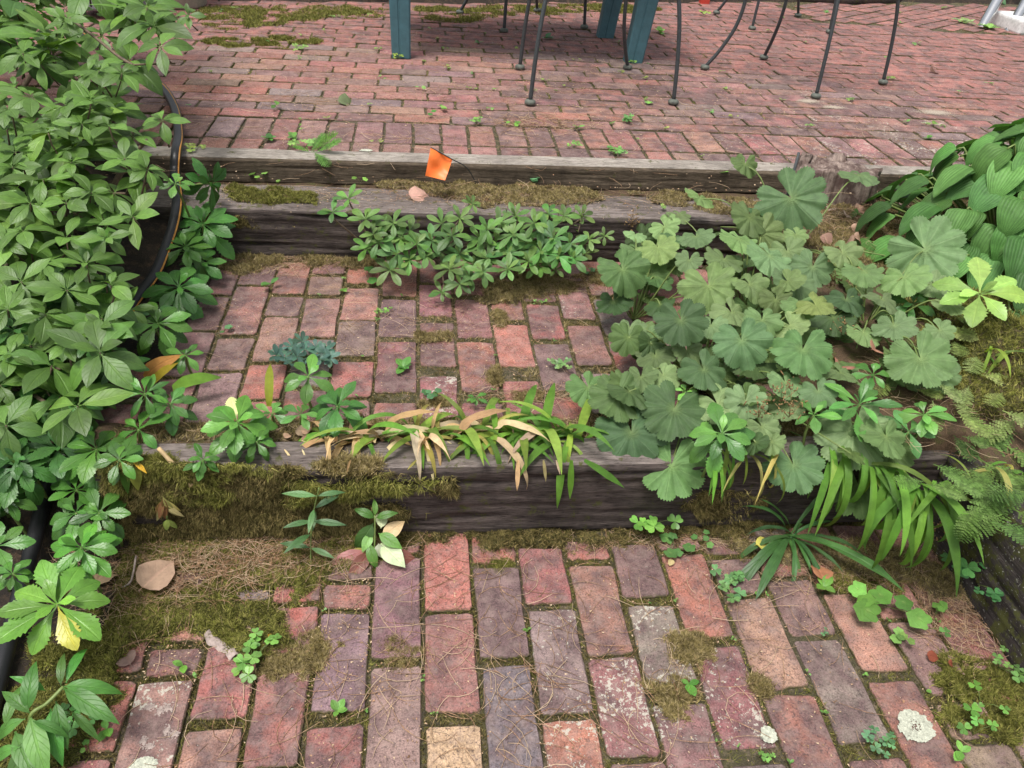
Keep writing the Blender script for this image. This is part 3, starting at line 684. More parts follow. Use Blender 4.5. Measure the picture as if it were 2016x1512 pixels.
# ------------------------------------------------------------------ big evergreen shrub on the left
def dep(py): return float(np.interp(py, [-200, 0, 200, 500, 850], [2.75, 2.45, 2.1, 1.88, 1.62]))
sil = [(-420, -260), (330, -260), (345, 40), (300, 95), (300, 150), (262, 190), (268, 240), (335, 300), (318, 330), (325, 420), (280, 480), (262, 560), (260, 650), (215, 700), (180, 770), (165, 850), (60, 900), (-420, 950)]
sh = Plant('evergreen_shrub', (-1.35, 2.1, .2), 'big leafy evergreen shrub with whorled leaves filling the left edge, arching over the black hose', 'shrub', stem='bark')
sh.stn = 'twigs'
def limb(pts, r, ns=6):
    mb = MB(); mb.tube(pts, r, ns); mb.build('branch', MT['bark'], sh.root, origin=sh.o)
hand = [(95, 262, 64), (180, 200, 46), (18, 215, 48), (162, 245, 42), (320, 238, 40), (85, 355, 58), (245, 312, 46), (262, 428, 50), (130, 468, 46), (60, 400, 48), (290, 335, 42), (218, 562, 56), (200, 640, 60), (132, 572, 50), (197, 695, 78), (130, 682, 42), (152, 800, 80), (42, 555, 54), (12, 838, 70), (45, 455, 46), (180, 380, 46), (15, 610, 50), (20, 700, 52), (90, 620, 44), (316, 92, 50), (290, 15, 60), (370, 30, 30), (45, 105, 52), (195, 140, 44), (240, 145, 38), (210, 470, 40), (25, 330, 50), (140, 320, 40), (215, 250, 46), (12, 480, 48), (170, 520, 44), (90, 520, 46), (30, 300, 50), (60, 190, 46), (130, 400, 46)]
roots = [V(-1.15, 1.75, .1), V(-1.35, 2.3, .25), V(-1.5, 2.9, .35), V(-1.0, 2.2, .25), V(-1.7, 1.9, .2)]
SW = []
for px, py, r in hand: SW.append((dpt(px, py, dep(py)-.03), r*dep(py)/F*.93, 0))
HX = [(150, 292), (178, 325), (215, 345), (262, 352), (300, 347), (340, 345), (385, 350), (430, 345), (480, 330), (540, 305), (595, 270)]
def hose_clear(p):
    a, b = proj(p); return 130 < b < 600 and a > np.interp(b, [q[0] for q in HX], [q[1] for q in HX])-(78 if b > 250 else 60)
tries = 0
while len(SW) < 400 and tries < 12000:
    tries += 1; px = rnd.uniform(-420, 345); py = rnd.uniform(-240, 900)
    if not inpoly(np.array([px]), np.array([py]), sil)[0]: continue
    if py < 190 and px > 60 and rnd.random() < .45: continue
    layer = rnd.random()**1.4; d = dep(py)+layer*.42; p = dpt(px, py, d)
    if p[2] < left_z(p[0], p[1])+.05 and p[1] < 2.6: continue
    if px > 215 and layer > .75: continue
    if 150 < py < 620 and hose_clear(p): continue
    if any(np.linalg.norm(p-q[0]) < .048 for q in SW): continue
    SW.append((p, rnd.choice((.05, .062, .07, .085, .095))*rnd.uniform(.9, 1.1), layer))
for p, r, layer in SW:
    fz_ = float(np.clip(fbm(p[0]*5, p[1]*5, 51, 2)*1.6-.3, 0, 1))
    col = tuple(a*(.62+.62*fz_) for a in GS); col = (col[0]*(1+.35*fz_), col[1], col[2])
    up = nz(UP*.9+toward_cam(p)*.30+V(rnd.uniform(-.35, .35), rnd.uniform(-.35, .35), 0))
    sh.whorl(p, up, 'shrub', rnd.choice((5, 6, 6, 7)), r*1.32, col, open_=.15, jit=.25, inner=rnd.random() < .7)
    rt = min(roots, key=lambda q: np.linalg.norm(q[:2]-p[:2])); q = p-up*rnd.uniform(.05, .09)+V(rnd.uniform(-.02, .02), rnd.uniform(-.02, .02), 0)
    if layer < .6:
        sh.tube([p, p-up*.03, q], [.0018, .0022, .0028], 4)
        mid = q*.5+rt*.5+V(rnd.uniform(-.06, .06), rnd.uniform(-.06, .06), .05)
        if rnd.random() < .22 and proj(q)[1] > 330 and proj(q)[0] < 260: sh.tube(smooth_path([q, q*.7+mid*.3, mid, rt], 4), list(np.linspace(.003, .007, 13)), 5)
for rt in roots:
    for k in range(2):
        tp = rt+V(rnd.uniform(-.25, .3), rnd.uniform(-.3, .4), rnd.uniform(.12, .28)); limb(smooth_path([rt-V(0, 0, .12), (rt+tp)/2+V(.04, 0, .04), tp], 6), list(np.linspace(.014, .004, 13)), 6)
limb(smooth_path([dpt(100, 10, 2.55), dpt(170, 60, 2.45), dpt(232, 110, 2.35), dpt(262, 128, 2.3)], 5), .0045, 6)
limb(smooth_path([dpt(262, 128, 2.3), dpt(300, 126, 2.32), dpt(345, 125, 2.32)], 4), .003, 5)
limb(smooth_path([dpt(300, 85, 2.4), dpt(335, 60, 2.4), dpt(372, 28, 2.4)], 4), .003, 5)
limb(smooth_path([dpt(0, 712, 1.8), dpt(60, 730, 1.78), dpt(150, 722, 1.75)], 5), .004, 5)
sh.done()

# ------------------------------------------------------------------ toothed ground-cover plants (whorled)
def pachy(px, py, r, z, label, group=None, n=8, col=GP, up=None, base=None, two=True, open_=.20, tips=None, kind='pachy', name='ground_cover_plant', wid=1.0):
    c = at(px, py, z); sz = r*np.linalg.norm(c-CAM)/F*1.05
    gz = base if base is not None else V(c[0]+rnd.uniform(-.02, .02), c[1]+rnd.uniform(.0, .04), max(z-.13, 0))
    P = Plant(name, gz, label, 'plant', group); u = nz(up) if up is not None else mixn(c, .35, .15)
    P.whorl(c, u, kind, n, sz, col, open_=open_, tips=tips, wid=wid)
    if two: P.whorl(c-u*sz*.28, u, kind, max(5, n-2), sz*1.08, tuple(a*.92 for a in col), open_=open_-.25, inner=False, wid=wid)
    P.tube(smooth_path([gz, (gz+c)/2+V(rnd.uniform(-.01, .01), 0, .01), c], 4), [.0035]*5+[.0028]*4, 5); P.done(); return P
PG = 'toothed ground-cover plants'
pachy(467, 832, 66, .27, 'bright green toothed ground-cover plant with pale yellow leaves, at the left of the lowest timber', PG, 9, (.10, .26, .04), tips=((.62, .68, .30), .12))
pachy(664, 800, 60, .25, 'glossy dark green whorl of toothed leaves beside the first dry tuft of strap leaves', PG, 8, (.06, .19, .035))
pachy(607, 742, 54, .26, 'light green toothed whorl just in front of the blue-green sprig', PG, 7, (.11, .27, .05), two=False)
pachy(592, 816, 38, .23, 'small toothed whorl between the two larger whorls behind the lowest timber', PG, 5, (.10, .25, .05), two=False)
pachy(535, 815, 38, .22, 'small toothed whorl just right of the bright plant with pale yellow leaves', PG, 6, (.10, .24, .05), two=False)
pachy(113, 1191, 84, .17, 'largest toothed whorl, yellow-green with mottled yellow leaves, low over the black hose', PG, 11, (.14, .32, .04), two=False, open_=.15, tips=((.42, .42, .05), .2))
pachy(160, 1078, 56, .17, 'double green toothed whorl above the big yellow-mottled one', PG, 9, (.09, .27, .03))
pachy(190, 885, 58, .22, 'dark toothed whorl under the lowest shrub branch, left of the hanging tan stick', PG, 8)
pachy(273, 846, 52, .22, 'toothed whorl directly above the tan stick lying over the mossy timber', PG, 6, (.085, .24, .035), two=False)
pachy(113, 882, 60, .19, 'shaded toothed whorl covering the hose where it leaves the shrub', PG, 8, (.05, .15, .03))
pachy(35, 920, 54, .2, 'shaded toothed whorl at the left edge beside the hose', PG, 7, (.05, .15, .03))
pachy(310, 637, 54, .27, 'toothed whorl beside the hose at the left end of the middle landing', PG, 8, GP)
pachy(400, 443, 56, .29, 'toothed whorl standing against the dark face of the middle timber', PG, 9, (.075, .22, .04))
pachy(345, 362, 30, .42, 'small light green whorl lying over the hose by the wooden edging', PG, 6, (.14, .32, .06), two=False)
pachy(415, 362, 40, .40, 'drooping dark green sprig leaning out over the middle timber top', PG, 8, (.05, .16, .03), up=(.8, -.5, .1), base=at(362, 378, .33))
pachy(365, 487, 46, .27, 'toothed whorl right of the hose below the middle timber top', PG, 8, GP)
pachy(352, 565, 54, .24, 'dense toothed whorl at the left end of the middle landing, nearest the hose bend', PG, 9, (.07, .21, .035))
pachy(395, 520, 40, .22, 'low toothed whorl on the back left corner of the middle landing', PG, 7, (.07, .20, .035))
pachy(285, 775, 46, .27, 'narrow-leaved whorl beside the tall brown and yellow leaf', PG, 7, (.085, .25, .035), wid=.7)
pachy(335, 795, 44, .24, 'toothed whorl in front of the tall brown and yellow leaf', PG, 7, (.07, .2, .035))
pachy(1421, 854, 62, .30, 'glossy light green toothed whorl growing up through the lobed soft leaves at the timber front', PG, 8, (.12, .29, .06))
pachy(1692, 797, 60, .33, 'upright narrow-leaved whorl in the middle of the right-hand bed', PG, 7, (.10, .27, .055), wid=.65, open_=.55)
pachy(1602, 818, 42, .31, 'five-leaved upright whorl left of the narrow-leaved one in the right bed', PG, 5, (.12, .29, .06), two=False, open_=.4)
pachy(1819, 817, 52, .31, 'light green whorl at the right edge of the lobed-leaf clump', PG, 7, (.13, .31, .06), two=False)
pachy(1789, 850, 46, .28, 'dark edged whorl just below the light green one beside the ferns', PG, 6, (.09, .24, .06), two=False)
pachy(1719, 738, 36, .33, 'small green whorl above the narrow-leaved one in the right bed', PG, 6, (.085, .24, .04), two=False)
pachy(1797, 600, 38, .34, 'small dark whorl between the lobed leaves and the lime-green plant', PG, 6, (.06, .17, .035), two=False)
pachy(1929, 580, 70, .42, 'lime-green toothed plant standing bright below the broad ribbed leaves', PG, 7, (.25, .40, .085), two=False, open_=.3)
pachy(1350, 772, 26, .29, 'tiny bright green whorl between the three biggest lobed leaves', PG, 5, (.17, .38, .07), two=False)
for px, py, r, lb in ((10, 985, 44, 'toothed whorl at the left edge, level with the mossy timber'), (-5, 1075, 46, 'toothed whorl cut off by the left edge beside the hose'), (25, 1130, 30, 'small toothed whorl left of the hose above the yellow-mottled one'), (150, 1010, 46, 'toothed whorl just right of the hose where it comes out from under the shrub'), (150, 965, 50, 'toothed whorl hanging over the left end of the lowest timber'), (195, 1010, 44, 'toothed whorl leaning against the left end of the lowest timber'), (215, 940, 40, 'small toothed whorl on the corner of the mossy timber'), (135, 1125, 40, 'toothed whorl behind the double green one'), (235, 905, 40, 'toothed whorl at the top left corner of the moss-covered timber'), (400, 905, 30, 'low toothed whorl beneath the bright plant with pale yellow leaves'), (505, 870, 38, 'toothed whorl at the foot of the bright plant with pale yellow leaves'), (365, 700, 34, 'small toothed whorl at the left edge of the landing bricks')):
    pachy(px, py, r, .15 if py > 930 else .24, lb, PG, 7, (.075, .20, .03), two=rnd.random() < .5)
MARKS = [(790, 115, 'left blue-green table leg'), (1245, 125, 'right blue-green table leg'), (1043, 205, 'nearest chair foot'), (1325, 204, 'second nearest chair foot'), (863, 322, 'orange flag'), (1572, 310, 'metal stake'), (1605, 193, 'foot of the angled chair'), (1737, 165, 'rightmost chair foot'), (1840, 222, 'larger sandy patch'), (1935, 55, 'pool ladder'), (350, 260, 'upper bend of the hose'), (683, 203, 'curled grey-green leaf'), (1387, 135, 'curved chair leg'), (905, 28, 'furthest chair foot on the left'), (600, 300, 'fern tips on the edging'), (560, 40, 'far left moss'), (1690, 370, 'tree stump'), (1960, 330, 'ribbed-leaf mound'),
 (605, 690, 'blue-green sprig'), (935, 680, 'bright orange brick'), (900, 500, 'azalea'), (1180, 560, 'lobed-leaf clump'), (1800, 1430, 'white lichen rosette'), (1550, 1060, 'long-leaved rosette'), (890, 1470, 'tan brick'), (880, 1120, 'orange-red brick'), (436, 1272, 'silver bark piece'), (300, 1400, 'big lichened red brick'), (740, 1060, 'half-dead plant'), (1360, 1280, 'straw-coloured moss tangle'), (1930, 1400, 'corner moss'), (1750, 1190, 'round-lobed plant'), (345, 920, 'tan stick'), (305, 1138, 'heart-shaped dead leaf'), (113, 1190, 'largest toothed whorl'), (100, 930, 'point where the hose leaves the shrub'), (205, 690, 'lowest big shrub whorl'), (300, 560, 'lower bend of the hose'), (90, 1400, 'lance-leaved plant'), (1150, 880, 'green strap tuft'), (700, 870, 'glossy dark whorl'), (860, 860, 'yellowing strap tuft'), (530, 800, 'bright plant with pale yellow leaves')]
def near(px, py):
    m = min(MARKS, key=lambda q: abs(q[0]-px)+1.6*abs(q[1]-py)); dx, dy = px-m[0], (py-m[1])*1.6; far = abs(dx)+abs(dy)
    s_ = ('left of' if dx < 0 else 'right of') if abs(dx) > abs(dy) else ('beyond' if dy < 0 else 'this side of')
    return ('just ' if far < 60 else ('well ' if far > 170 and s_ in ('left of', 'right of', 'beyond') else ''))+s_+' the '+m[2]
GU = 'ground-cover sprigs under the shrub'; n_ = 0
for k in range(400):
    if n_ >= 46: break
    px, py = rnd.uniform(-260, 330), rnd.uniform(560, 1150); z = .08 if py > 900 else .16
    c = at(px, py, z)
    lim = -.72 if c[1] < 1.5 else -.68
    if c[0] > lim or (900 < py and -45 < px-(110-(py-930)*.24) < 84): continue
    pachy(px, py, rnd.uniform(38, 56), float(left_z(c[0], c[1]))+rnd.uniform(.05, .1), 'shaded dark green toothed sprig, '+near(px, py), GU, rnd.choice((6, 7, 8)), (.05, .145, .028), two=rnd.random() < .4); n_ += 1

# ------------------------------------------------------------------ small azalea in front of the middle timber
az = Plant('azalea', (.02, 2.30, ZM), 'low spreading azalea with small glossy leaves against the dark middle timber', 'shrub', stem='bark'); az.stn = 'twigs'
AW = [(686, 392, 22), (655, 418, 20), (720, 432, 24), (775, 440, 26), (806, 456, 26), (745, 478, 24), (782, 500, 28), (768, 532, 28), (806, 512, 24), (735, 462, 20), (870, 440, 24), (905, 430, 22), (890, 465, 28), (868, 495, 28), (905, 500, 28), (885, 530, 26), (905, 560, 26), (932, 520, 28), (945, 470, 26), (960, 452, 24), (985, 438, 22), (975, 480, 28), (960, 510, 26), (1000, 500, 28), (1010, 462, 26), (1035, 480, 28), (1040, 515, 26), (1065, 495, 28), (1090, 470, 26), (1100, 505, 28), (1122, 480, 26), (1128, 510, 24), (1150, 500, 22), (1052, 440, 24), (1080, 422, 22), (1110, 426, 20), (1145, 425, 18), (1160, 472, 20), (1190, 465, 16), (930, 402, 14), (1015, 425, 22), (850, 475, 24), (840, 505, 22), (925, 545, 24), (722, 490, 22), (760, 455, 24), (1075, 455, 24), (1000, 530, 22), (1060, 525, 22), (820, 480, 22), (790, 470, 22), (870, 575, 18), (950, 535, 22), (1095, 530, 18)]
for px, py, r in AW:
    z = float(np.interp(py, [390, 440, 500, 575], [.36, .33, .26, .20]))+rnd.uniform(-.01, .02); p = at(px, py, z); up = nz(UP*.7+toward_cam(p)*.45+V(rnd.uniform(-.3, .3), rnd.uniform(-.25, .1), 0))
    az.whorl(p, up, 'azalea', rnd.choice((6, 7, 7)), r*1.42*np.linalg.norm(p-CAM)/F, tuple(a*rnd.uniform(.85, 1.25) for a in GA), open_=.35)
    rt = V(-.12 if px < 830 else (.05 if px < 960 else .28), 2.28, ZM+.02); m_ = p*.55+rt*.45+V(rnd.uniform(-.02, .02), rnd.uniform(-.03, .01), .01); az.tube(smooth_path([p, p-up*.025, m_, rt], 4), list(np.linspace(.0018, .004, 13)), 5)
for px, py in ((925, 395), (1105, 400), (1135, 398), (1150, 412), (1120, 392), (1000, 405)):
    p = at(px, py, .36); q = at(px-12, py+45, .32); az.tube([q, p], [.002, .0012], 4)
    for k in range(5): az.leaf('azalea', q*(1-k/5)+p*k/5, V(rnd.uniform(-1, 1), rnd.uniform(-.6, .2), .6), UP, .022, (.22, .16, .06))
az.done()

# ------------------------------------------------------------------ lady's-mantle style clump
mt = Plant('lobed_leaf_clump', (.85, 1.75, ZM), 'large clump of soft round scalloped leaves spilling over the landing and timber at the right', 'plant')
mt.stn = 'leafstalk'
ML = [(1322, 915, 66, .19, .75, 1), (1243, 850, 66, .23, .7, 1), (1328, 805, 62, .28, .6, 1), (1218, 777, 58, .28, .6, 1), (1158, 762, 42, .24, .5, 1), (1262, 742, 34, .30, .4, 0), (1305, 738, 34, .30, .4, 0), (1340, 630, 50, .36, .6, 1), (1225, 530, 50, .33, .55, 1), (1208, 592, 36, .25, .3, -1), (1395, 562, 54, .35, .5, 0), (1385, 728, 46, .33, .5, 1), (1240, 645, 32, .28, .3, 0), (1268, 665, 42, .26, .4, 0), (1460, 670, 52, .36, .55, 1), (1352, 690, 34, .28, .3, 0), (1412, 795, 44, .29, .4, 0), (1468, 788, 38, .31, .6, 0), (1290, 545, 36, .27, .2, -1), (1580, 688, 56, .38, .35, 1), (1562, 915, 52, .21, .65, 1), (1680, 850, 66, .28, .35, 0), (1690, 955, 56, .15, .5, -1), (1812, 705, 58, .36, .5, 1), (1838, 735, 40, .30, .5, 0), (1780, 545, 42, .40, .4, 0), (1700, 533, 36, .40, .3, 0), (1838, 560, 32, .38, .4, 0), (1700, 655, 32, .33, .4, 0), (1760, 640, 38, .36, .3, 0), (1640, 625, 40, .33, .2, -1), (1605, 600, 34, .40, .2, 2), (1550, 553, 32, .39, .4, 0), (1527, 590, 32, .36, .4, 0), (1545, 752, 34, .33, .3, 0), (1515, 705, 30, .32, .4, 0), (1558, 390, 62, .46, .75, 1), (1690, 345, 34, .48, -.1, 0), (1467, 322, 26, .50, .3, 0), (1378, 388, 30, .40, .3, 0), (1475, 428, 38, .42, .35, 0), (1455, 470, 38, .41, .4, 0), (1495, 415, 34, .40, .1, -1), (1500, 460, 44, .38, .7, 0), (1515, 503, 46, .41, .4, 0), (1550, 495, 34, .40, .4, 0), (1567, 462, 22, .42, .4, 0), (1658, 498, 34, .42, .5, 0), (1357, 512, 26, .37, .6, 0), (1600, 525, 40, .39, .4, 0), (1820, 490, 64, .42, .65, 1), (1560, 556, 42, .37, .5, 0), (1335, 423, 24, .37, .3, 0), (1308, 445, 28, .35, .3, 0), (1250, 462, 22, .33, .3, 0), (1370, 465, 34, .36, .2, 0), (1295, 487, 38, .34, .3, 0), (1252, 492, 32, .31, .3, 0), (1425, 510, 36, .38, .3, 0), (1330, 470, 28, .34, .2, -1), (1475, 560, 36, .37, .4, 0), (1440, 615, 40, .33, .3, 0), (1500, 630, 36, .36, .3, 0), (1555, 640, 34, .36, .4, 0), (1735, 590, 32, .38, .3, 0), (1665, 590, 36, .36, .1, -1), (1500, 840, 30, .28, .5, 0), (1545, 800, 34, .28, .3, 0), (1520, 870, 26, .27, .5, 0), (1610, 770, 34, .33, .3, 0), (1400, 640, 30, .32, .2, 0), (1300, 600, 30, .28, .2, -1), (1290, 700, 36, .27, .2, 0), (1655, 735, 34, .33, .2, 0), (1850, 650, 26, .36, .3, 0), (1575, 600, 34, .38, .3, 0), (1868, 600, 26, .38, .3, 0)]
crowns = [V(.72, 1.62, ZM), V(.95, 1.95, ZM), V(.62, 1.95, ZM), V(1.2, 1.75, .25), V(1.15, 2.15, .28)]
for px, py, r, z, face, tone in ML:
    if (px, py) == (1690, 345): z = .47
    p = at(px, py, z); sz = r*np.linalg.norm(p-CAM)/F*1.06; tc = toward_cam(p)
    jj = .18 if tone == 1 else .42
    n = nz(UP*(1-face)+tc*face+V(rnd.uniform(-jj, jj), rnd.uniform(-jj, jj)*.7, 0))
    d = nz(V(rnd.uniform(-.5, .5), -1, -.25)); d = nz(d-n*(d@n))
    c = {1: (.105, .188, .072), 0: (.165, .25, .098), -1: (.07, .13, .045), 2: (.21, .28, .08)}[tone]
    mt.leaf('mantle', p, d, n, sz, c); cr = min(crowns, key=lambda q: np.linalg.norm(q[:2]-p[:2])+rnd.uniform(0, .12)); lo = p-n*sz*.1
    mt.tube(smooth_path([lo, lo*.72+cr*.28+V(0, 0, .035), lo*.3+cr*.7, cr], 4), list(np.linspace(.0018, .0028, 13)), 5)
for k in range(120):
    px, py = rnd.uniform(1190, 1850), rnd.uniform(430, 900)
    if not inpoly(np.array([px]), np.array([py]), [(1230, 470), (1400, 430), (1560, 480), (1850, 500), (1860, 700), (1760, 900), (1560, 900), (1220, 820), (1190, 700), (1270, 600)])[0]: continue
    z = rnd.uniform(.20, .31); p = at(px, py, z); n = mixn(p, .3, .5); d = nz(V(rnd.uniform(-1, 1), -1, -.2)); cr = min(crowns, key=lambda q: np.linalg.norm(q[:2]-p[:2]))
    mt.leaf('mantle', p, nz(d-n*(d@n)), n, rnd.uniform(.028, .06), (.09, .15, .045)); mt.tube(smooth_path([p, (p+cr)/2+V(0, 0, .03), cr], 4), .002, 4)
mt.done()
# dried flower sprays of the clump
fl = MB(); 
for px, py in ((1340, 355), (1625, 545), (1720, 545), (1540, 610), (1545, 770), (1500, 800), (1640, 545), (1860, 1010), (1880, 1050), (1830, 1040), (1245, 430), (1665, 640), (1560, 800)):
    z = .33 if py < 900 else .08; c = at(px, py, z)
    for k in range(34):
        q = c+V(*R.normal(0, .014, 3)); e = q+V(*R.normal(0, .004, 3)); fl.tube([q, e], [.0014, .0018], 3)
        if k % 4 == 0: fl.tube([c-V(0, 0, .03), q], .0005, 3)
mf = fuzz_mat('dried_flowers', (.28, .17, .08), (.36, .24, .11), (.4, .3, .15)); fl.build('dried_flower_heads', mf, label='brown dried flower sprays scattered through the round scalloped leaves', cat='dried flowers', kind='stuff')

# ------------------------------------------------------------------ broad ribbed-leaf clump (hosta) at the right
C0 = at(1990, 462, .36); ho = Plant('hosta', (C0[0], C0[1], .30), 'mound of broad deeply ribbed green leaves at the right edge behind the stump', 'plant'); ho.stn = 'leafstalk'
for ring, (nl, rad, hz_, tilt) in enumerate(((9, .09, .33, .1), (16, .17, .31, -.08), (24, .25, .26, -.25), (30, .32, .20, -.4), (36, .39, .12, -.5), (40, .46, .04, -.55), (40, .52, -.03, -.6))):
    for k in range(nl):
        th = 2*math.pi*(k+.5*(ring % 2))/nl+rnd.uniform(-.12, .12); h = V(math.cos(th), math.sin(th), 0); rr = rad*rnd.uniform(.88, 1.08)
        q_ = rnd.uniform(.85, 1.2); p = V(C0[0], C0[1], .36)+h*(rr-.10)+UP*(hz_+rnd.uniform(-.02, .025)); e = tilt+rnd.uniform(-.15, .15); d = h*math.cos(e)+UP*math.sin(e); nn = UP*math.cos(e)-h*math.sin(e)
        ho.leaf('hosta', p, d+V(rnd.uniform(-.2, .2), rnd.uniform(-.2, .2), 0), nn+V(rnd.uniform(-.2, .2), rnd.uniform(-.2, .2), 0), rnd.uniform(.105, .145), tuple(a*q_ for a in GH))
        ho.tube(smooth_path([p, p-d*.04-UP*.03, V(C0[0], C0[1], .30)+h*.02], 3), .003, 5)
ho.done()

# ------------------------------------------------------------------ strap-leaved tufts
def tuft(px, py, z, label, n, L0, cols, spread=.9, group=None, dirs=None, fwd=0, w=1.0, lo=.15, hi=1.25):
    b = at(px, py, z); P = Plant('strap_leaf_tuft', b, label, 'plant', group)
    for k in range(n):
        th = rnd.uniform(0, 6.28) if dirs is None else rnd.gauss(dirs[0], dirs[1]); e = rnd.uniform(lo, hi); h = V(math.cos(th), math.sin(th), 0)
        col, kind = rnd.choice(cols); d = h*math.cos(e)*spread+UP*math.sin(e)+V(0, -fwd, 0)
        P.leaf(kind, b+V(rnd.uniform(-.07, .07) if dirs is None else rnd.uniform(-.04, .04), rnd.uniform(-.014, .014), rnd.uniform(-.01, .02)), d, UP*math.cos(e)-h*math.sin(e), L0*rnd.uniform(.6, 1.2), col, w*rnd.uniform(.8, 1.15))
    P.done(); return P
g_ = (GST, 'strap'); y_ = (YEL, 'strap'); yg = ((.25, .37, .06), 'strap'); b_ = (TAN, 'dryst'); b2 = ((.62, .48, .30), 'dryst')
SG = 'strap-leaved tufts behind the lowest timber'
tuft(700, 868, .19, 'strap-leaved tuft with one long amber leaf beside the glossy dark whorl', 26, 0.156, [g_, b_, yg, b_], group=SG)
tuft(775, 872, .19, 'mostly withered tuft, tan leaves curling over the timber edge', 30, 0.144, [b_, b2, yg, g_, b2], group=SG)
tuft(870, 862, .19, 'yellowing tuft with bleached leaves standing upright, left of the middle', 32, 0.150, [b_, b2, y_, g_, yg], group=SG)
tuft(945, 858, .19, 'mixed yellow and green strap tuft with one tall pale spike', 30, 0.156, [b2, y_, g_, yg], group=SG)
tuft(1015, 868, .19, 'green tuft with dried tips drooping over the bare timber face', 32, 0.168, [g_, g_, g_, b2, yg], group=SG)
tuft(1085, 870, .19, 'fullest bright green tuft of strap leaves, rightmost before the lobed leaves', 36, 0.168, [g_, g_, g_, g_, yg], group=SG)
def single(px, py, z, tipx, tipy, tz, col, kind, label, wid=1.0, bow=.05, name='strap_leaf', nrm=None):
    a, b = at(px, py, z), at(tipx, tipy, tz)
    if tipy > 915 and a[1] < 1.42 and b[1] > 1.2:
        a = atY(px, 906, 1.262); b = atY(tipx, tipy, 1.236)
    Ln = np.linalg.norm(b-a); P = Plant(name, a, label, 'leaf'); d = nz(b-a)
    up0 = nz(toward_cam(a)*.6+UP*.6) if nrm is None else nz(nrm); n = nz(up0-d*(up0@d)); P.leaf(({'strap': 'flatst', 'dryst': 'dryflat'}[kind] if tipy > 900 else kind), a, nz(d+n*(.45 if tipy < 900 else .14)), n, Ln*(1.12 if tipy < 900 else 1.02), col, wid, var=rnd.randint(0, 1) if tipy > 900 else 0); P.done()
single(530, 800, .19, 530, 705, .27, (.36, .42, .05), 'strap', 'single upright yellow-green strap leaf with a brown tip, right of the pale yellow whorl', 1.5)
single(285, 745, .2, 345, 690, .27, (.46, .24, .07), 'dryst', 'broad withered orange-brown leaf standing beside the left end of the landing', 3.2)
single(300, 755, .2, 340, 710, .25, (.55, .42, .04), 'strap', 'yellow upright leaf just right of the broad withered one', 2.2)
single(340, 765, .2, 425, 730, .24, (.2, .42, .05), 'strap', 'light green pointed leaf reaching right across the left bricks', 2.4)
single(240, 890, .2, 252, 975, .08, (.12, .26, .04), 'strap', 'drooping green leaf hanging left of the spotted yellow one', 2.0)
single(262, 895, .2, 272, 968, .1, (.26, .30, .05), 'strap', 'drooping leaf with brown and yellow spots hanging over the mossy timber end', 3.0)
single(262, 892, .2, 288, 930, .14, (.68, .42, .04), 'strap', 'golden yellow leaf tip hanging above the mossy timber', 2.2)
single(1150, 882, .2, 1228, 960, .16, GST, 'strap', 'long light green leaf slanting down across the bare timber face', 1.3)
for i_, (px, tx, ty, c, lb) in enumerate(((1020, 1018, 968, TAN, 'brown dried leaf tip hanging lowest on the timber face'), (1070, 1075, 950, (.5, .42, .2), 'half green, half tan leaf hanging on the timber face'), (1125, 1122, 982, GST, 'longest green leaf hanging straight down the timber face'), (1095, 1103, 935, b2[0], 'pale tan leaf curling in front of the green tuft'), (820, 802, 925, YEL, 'narrow yellow leaf point hanging over the pale timber top'), (690, 682, 930, TAN, 'twisted tan leaf hanging over the mossy part of the timber'), (595, 603, 905, b2[0], 'pale withered leaf under the toothed whorls'), (560, 575, 905, b2[0], 'dry curled leaf lying on the timber top below the toothed whorls'))):
    single(px, 885, .2, tx, ty, .13 if ty > 915 else .19, c, 'dryst' if c != GST and c != YEL else 'strap', lb, 1.3)
SR = 'strap-leaved tufts hanging at the right'
b_ = ((.42, .38, .12), 'dryst')
tuft(1660, 880, .24, 'bright strap tuft hanging over the timber right of the round scalloped leaf', 16, 0.229, [g_, g_, g_, g_, yg], dirs=(-1.6, 0.42), group=SR, w=.72, lo=.0, hi=.6)
tuft(1745, 930, .23, 'dense strap tuft hanging over the corner where the two timbers meet', 22, 0.220, [g_, g_, g_, yg, g_, g_], dirs=(-1.6, 0.48), group=SR, w=.72, lo=.0, hi=.6)
tuft(1830, 960, .23, 'strap tuft hanging in front of the ferns at the right timber', 18, 0.211, [g_, g_, g_, g_, yg], dirs=(-1.8, 0.48), group=SR, w=.72, lo=.0, hi=.6)
tuft(1420, 900, .22, 'sparse strap leaves hanging from under the lobed clump', 9, 0.141, [g_, g_, g_, g_, yg], dirs=(-1.6, 0.30), group=SR, w=.72, lo=.0, hi=.6)
tuft(1500, 900, .22, 'yellowing strap leaves hanging between the two low scalloped leaves', 7, 0.132, [g_, yg, b_], dirs=(-1.6, 0.36), group=SR, w=.72, lo=.0, hi=.6)
tuft(1960, 700, .3, 'thin strap leaves under the lime-green plant by the right edge', 8, .18, [g_, yg], group=SR, w=.7)
tuft(1935, 930, .25, 'short light strap leaves poking from the ferns', 6, .13, [g_, yg, y_], group=SR)

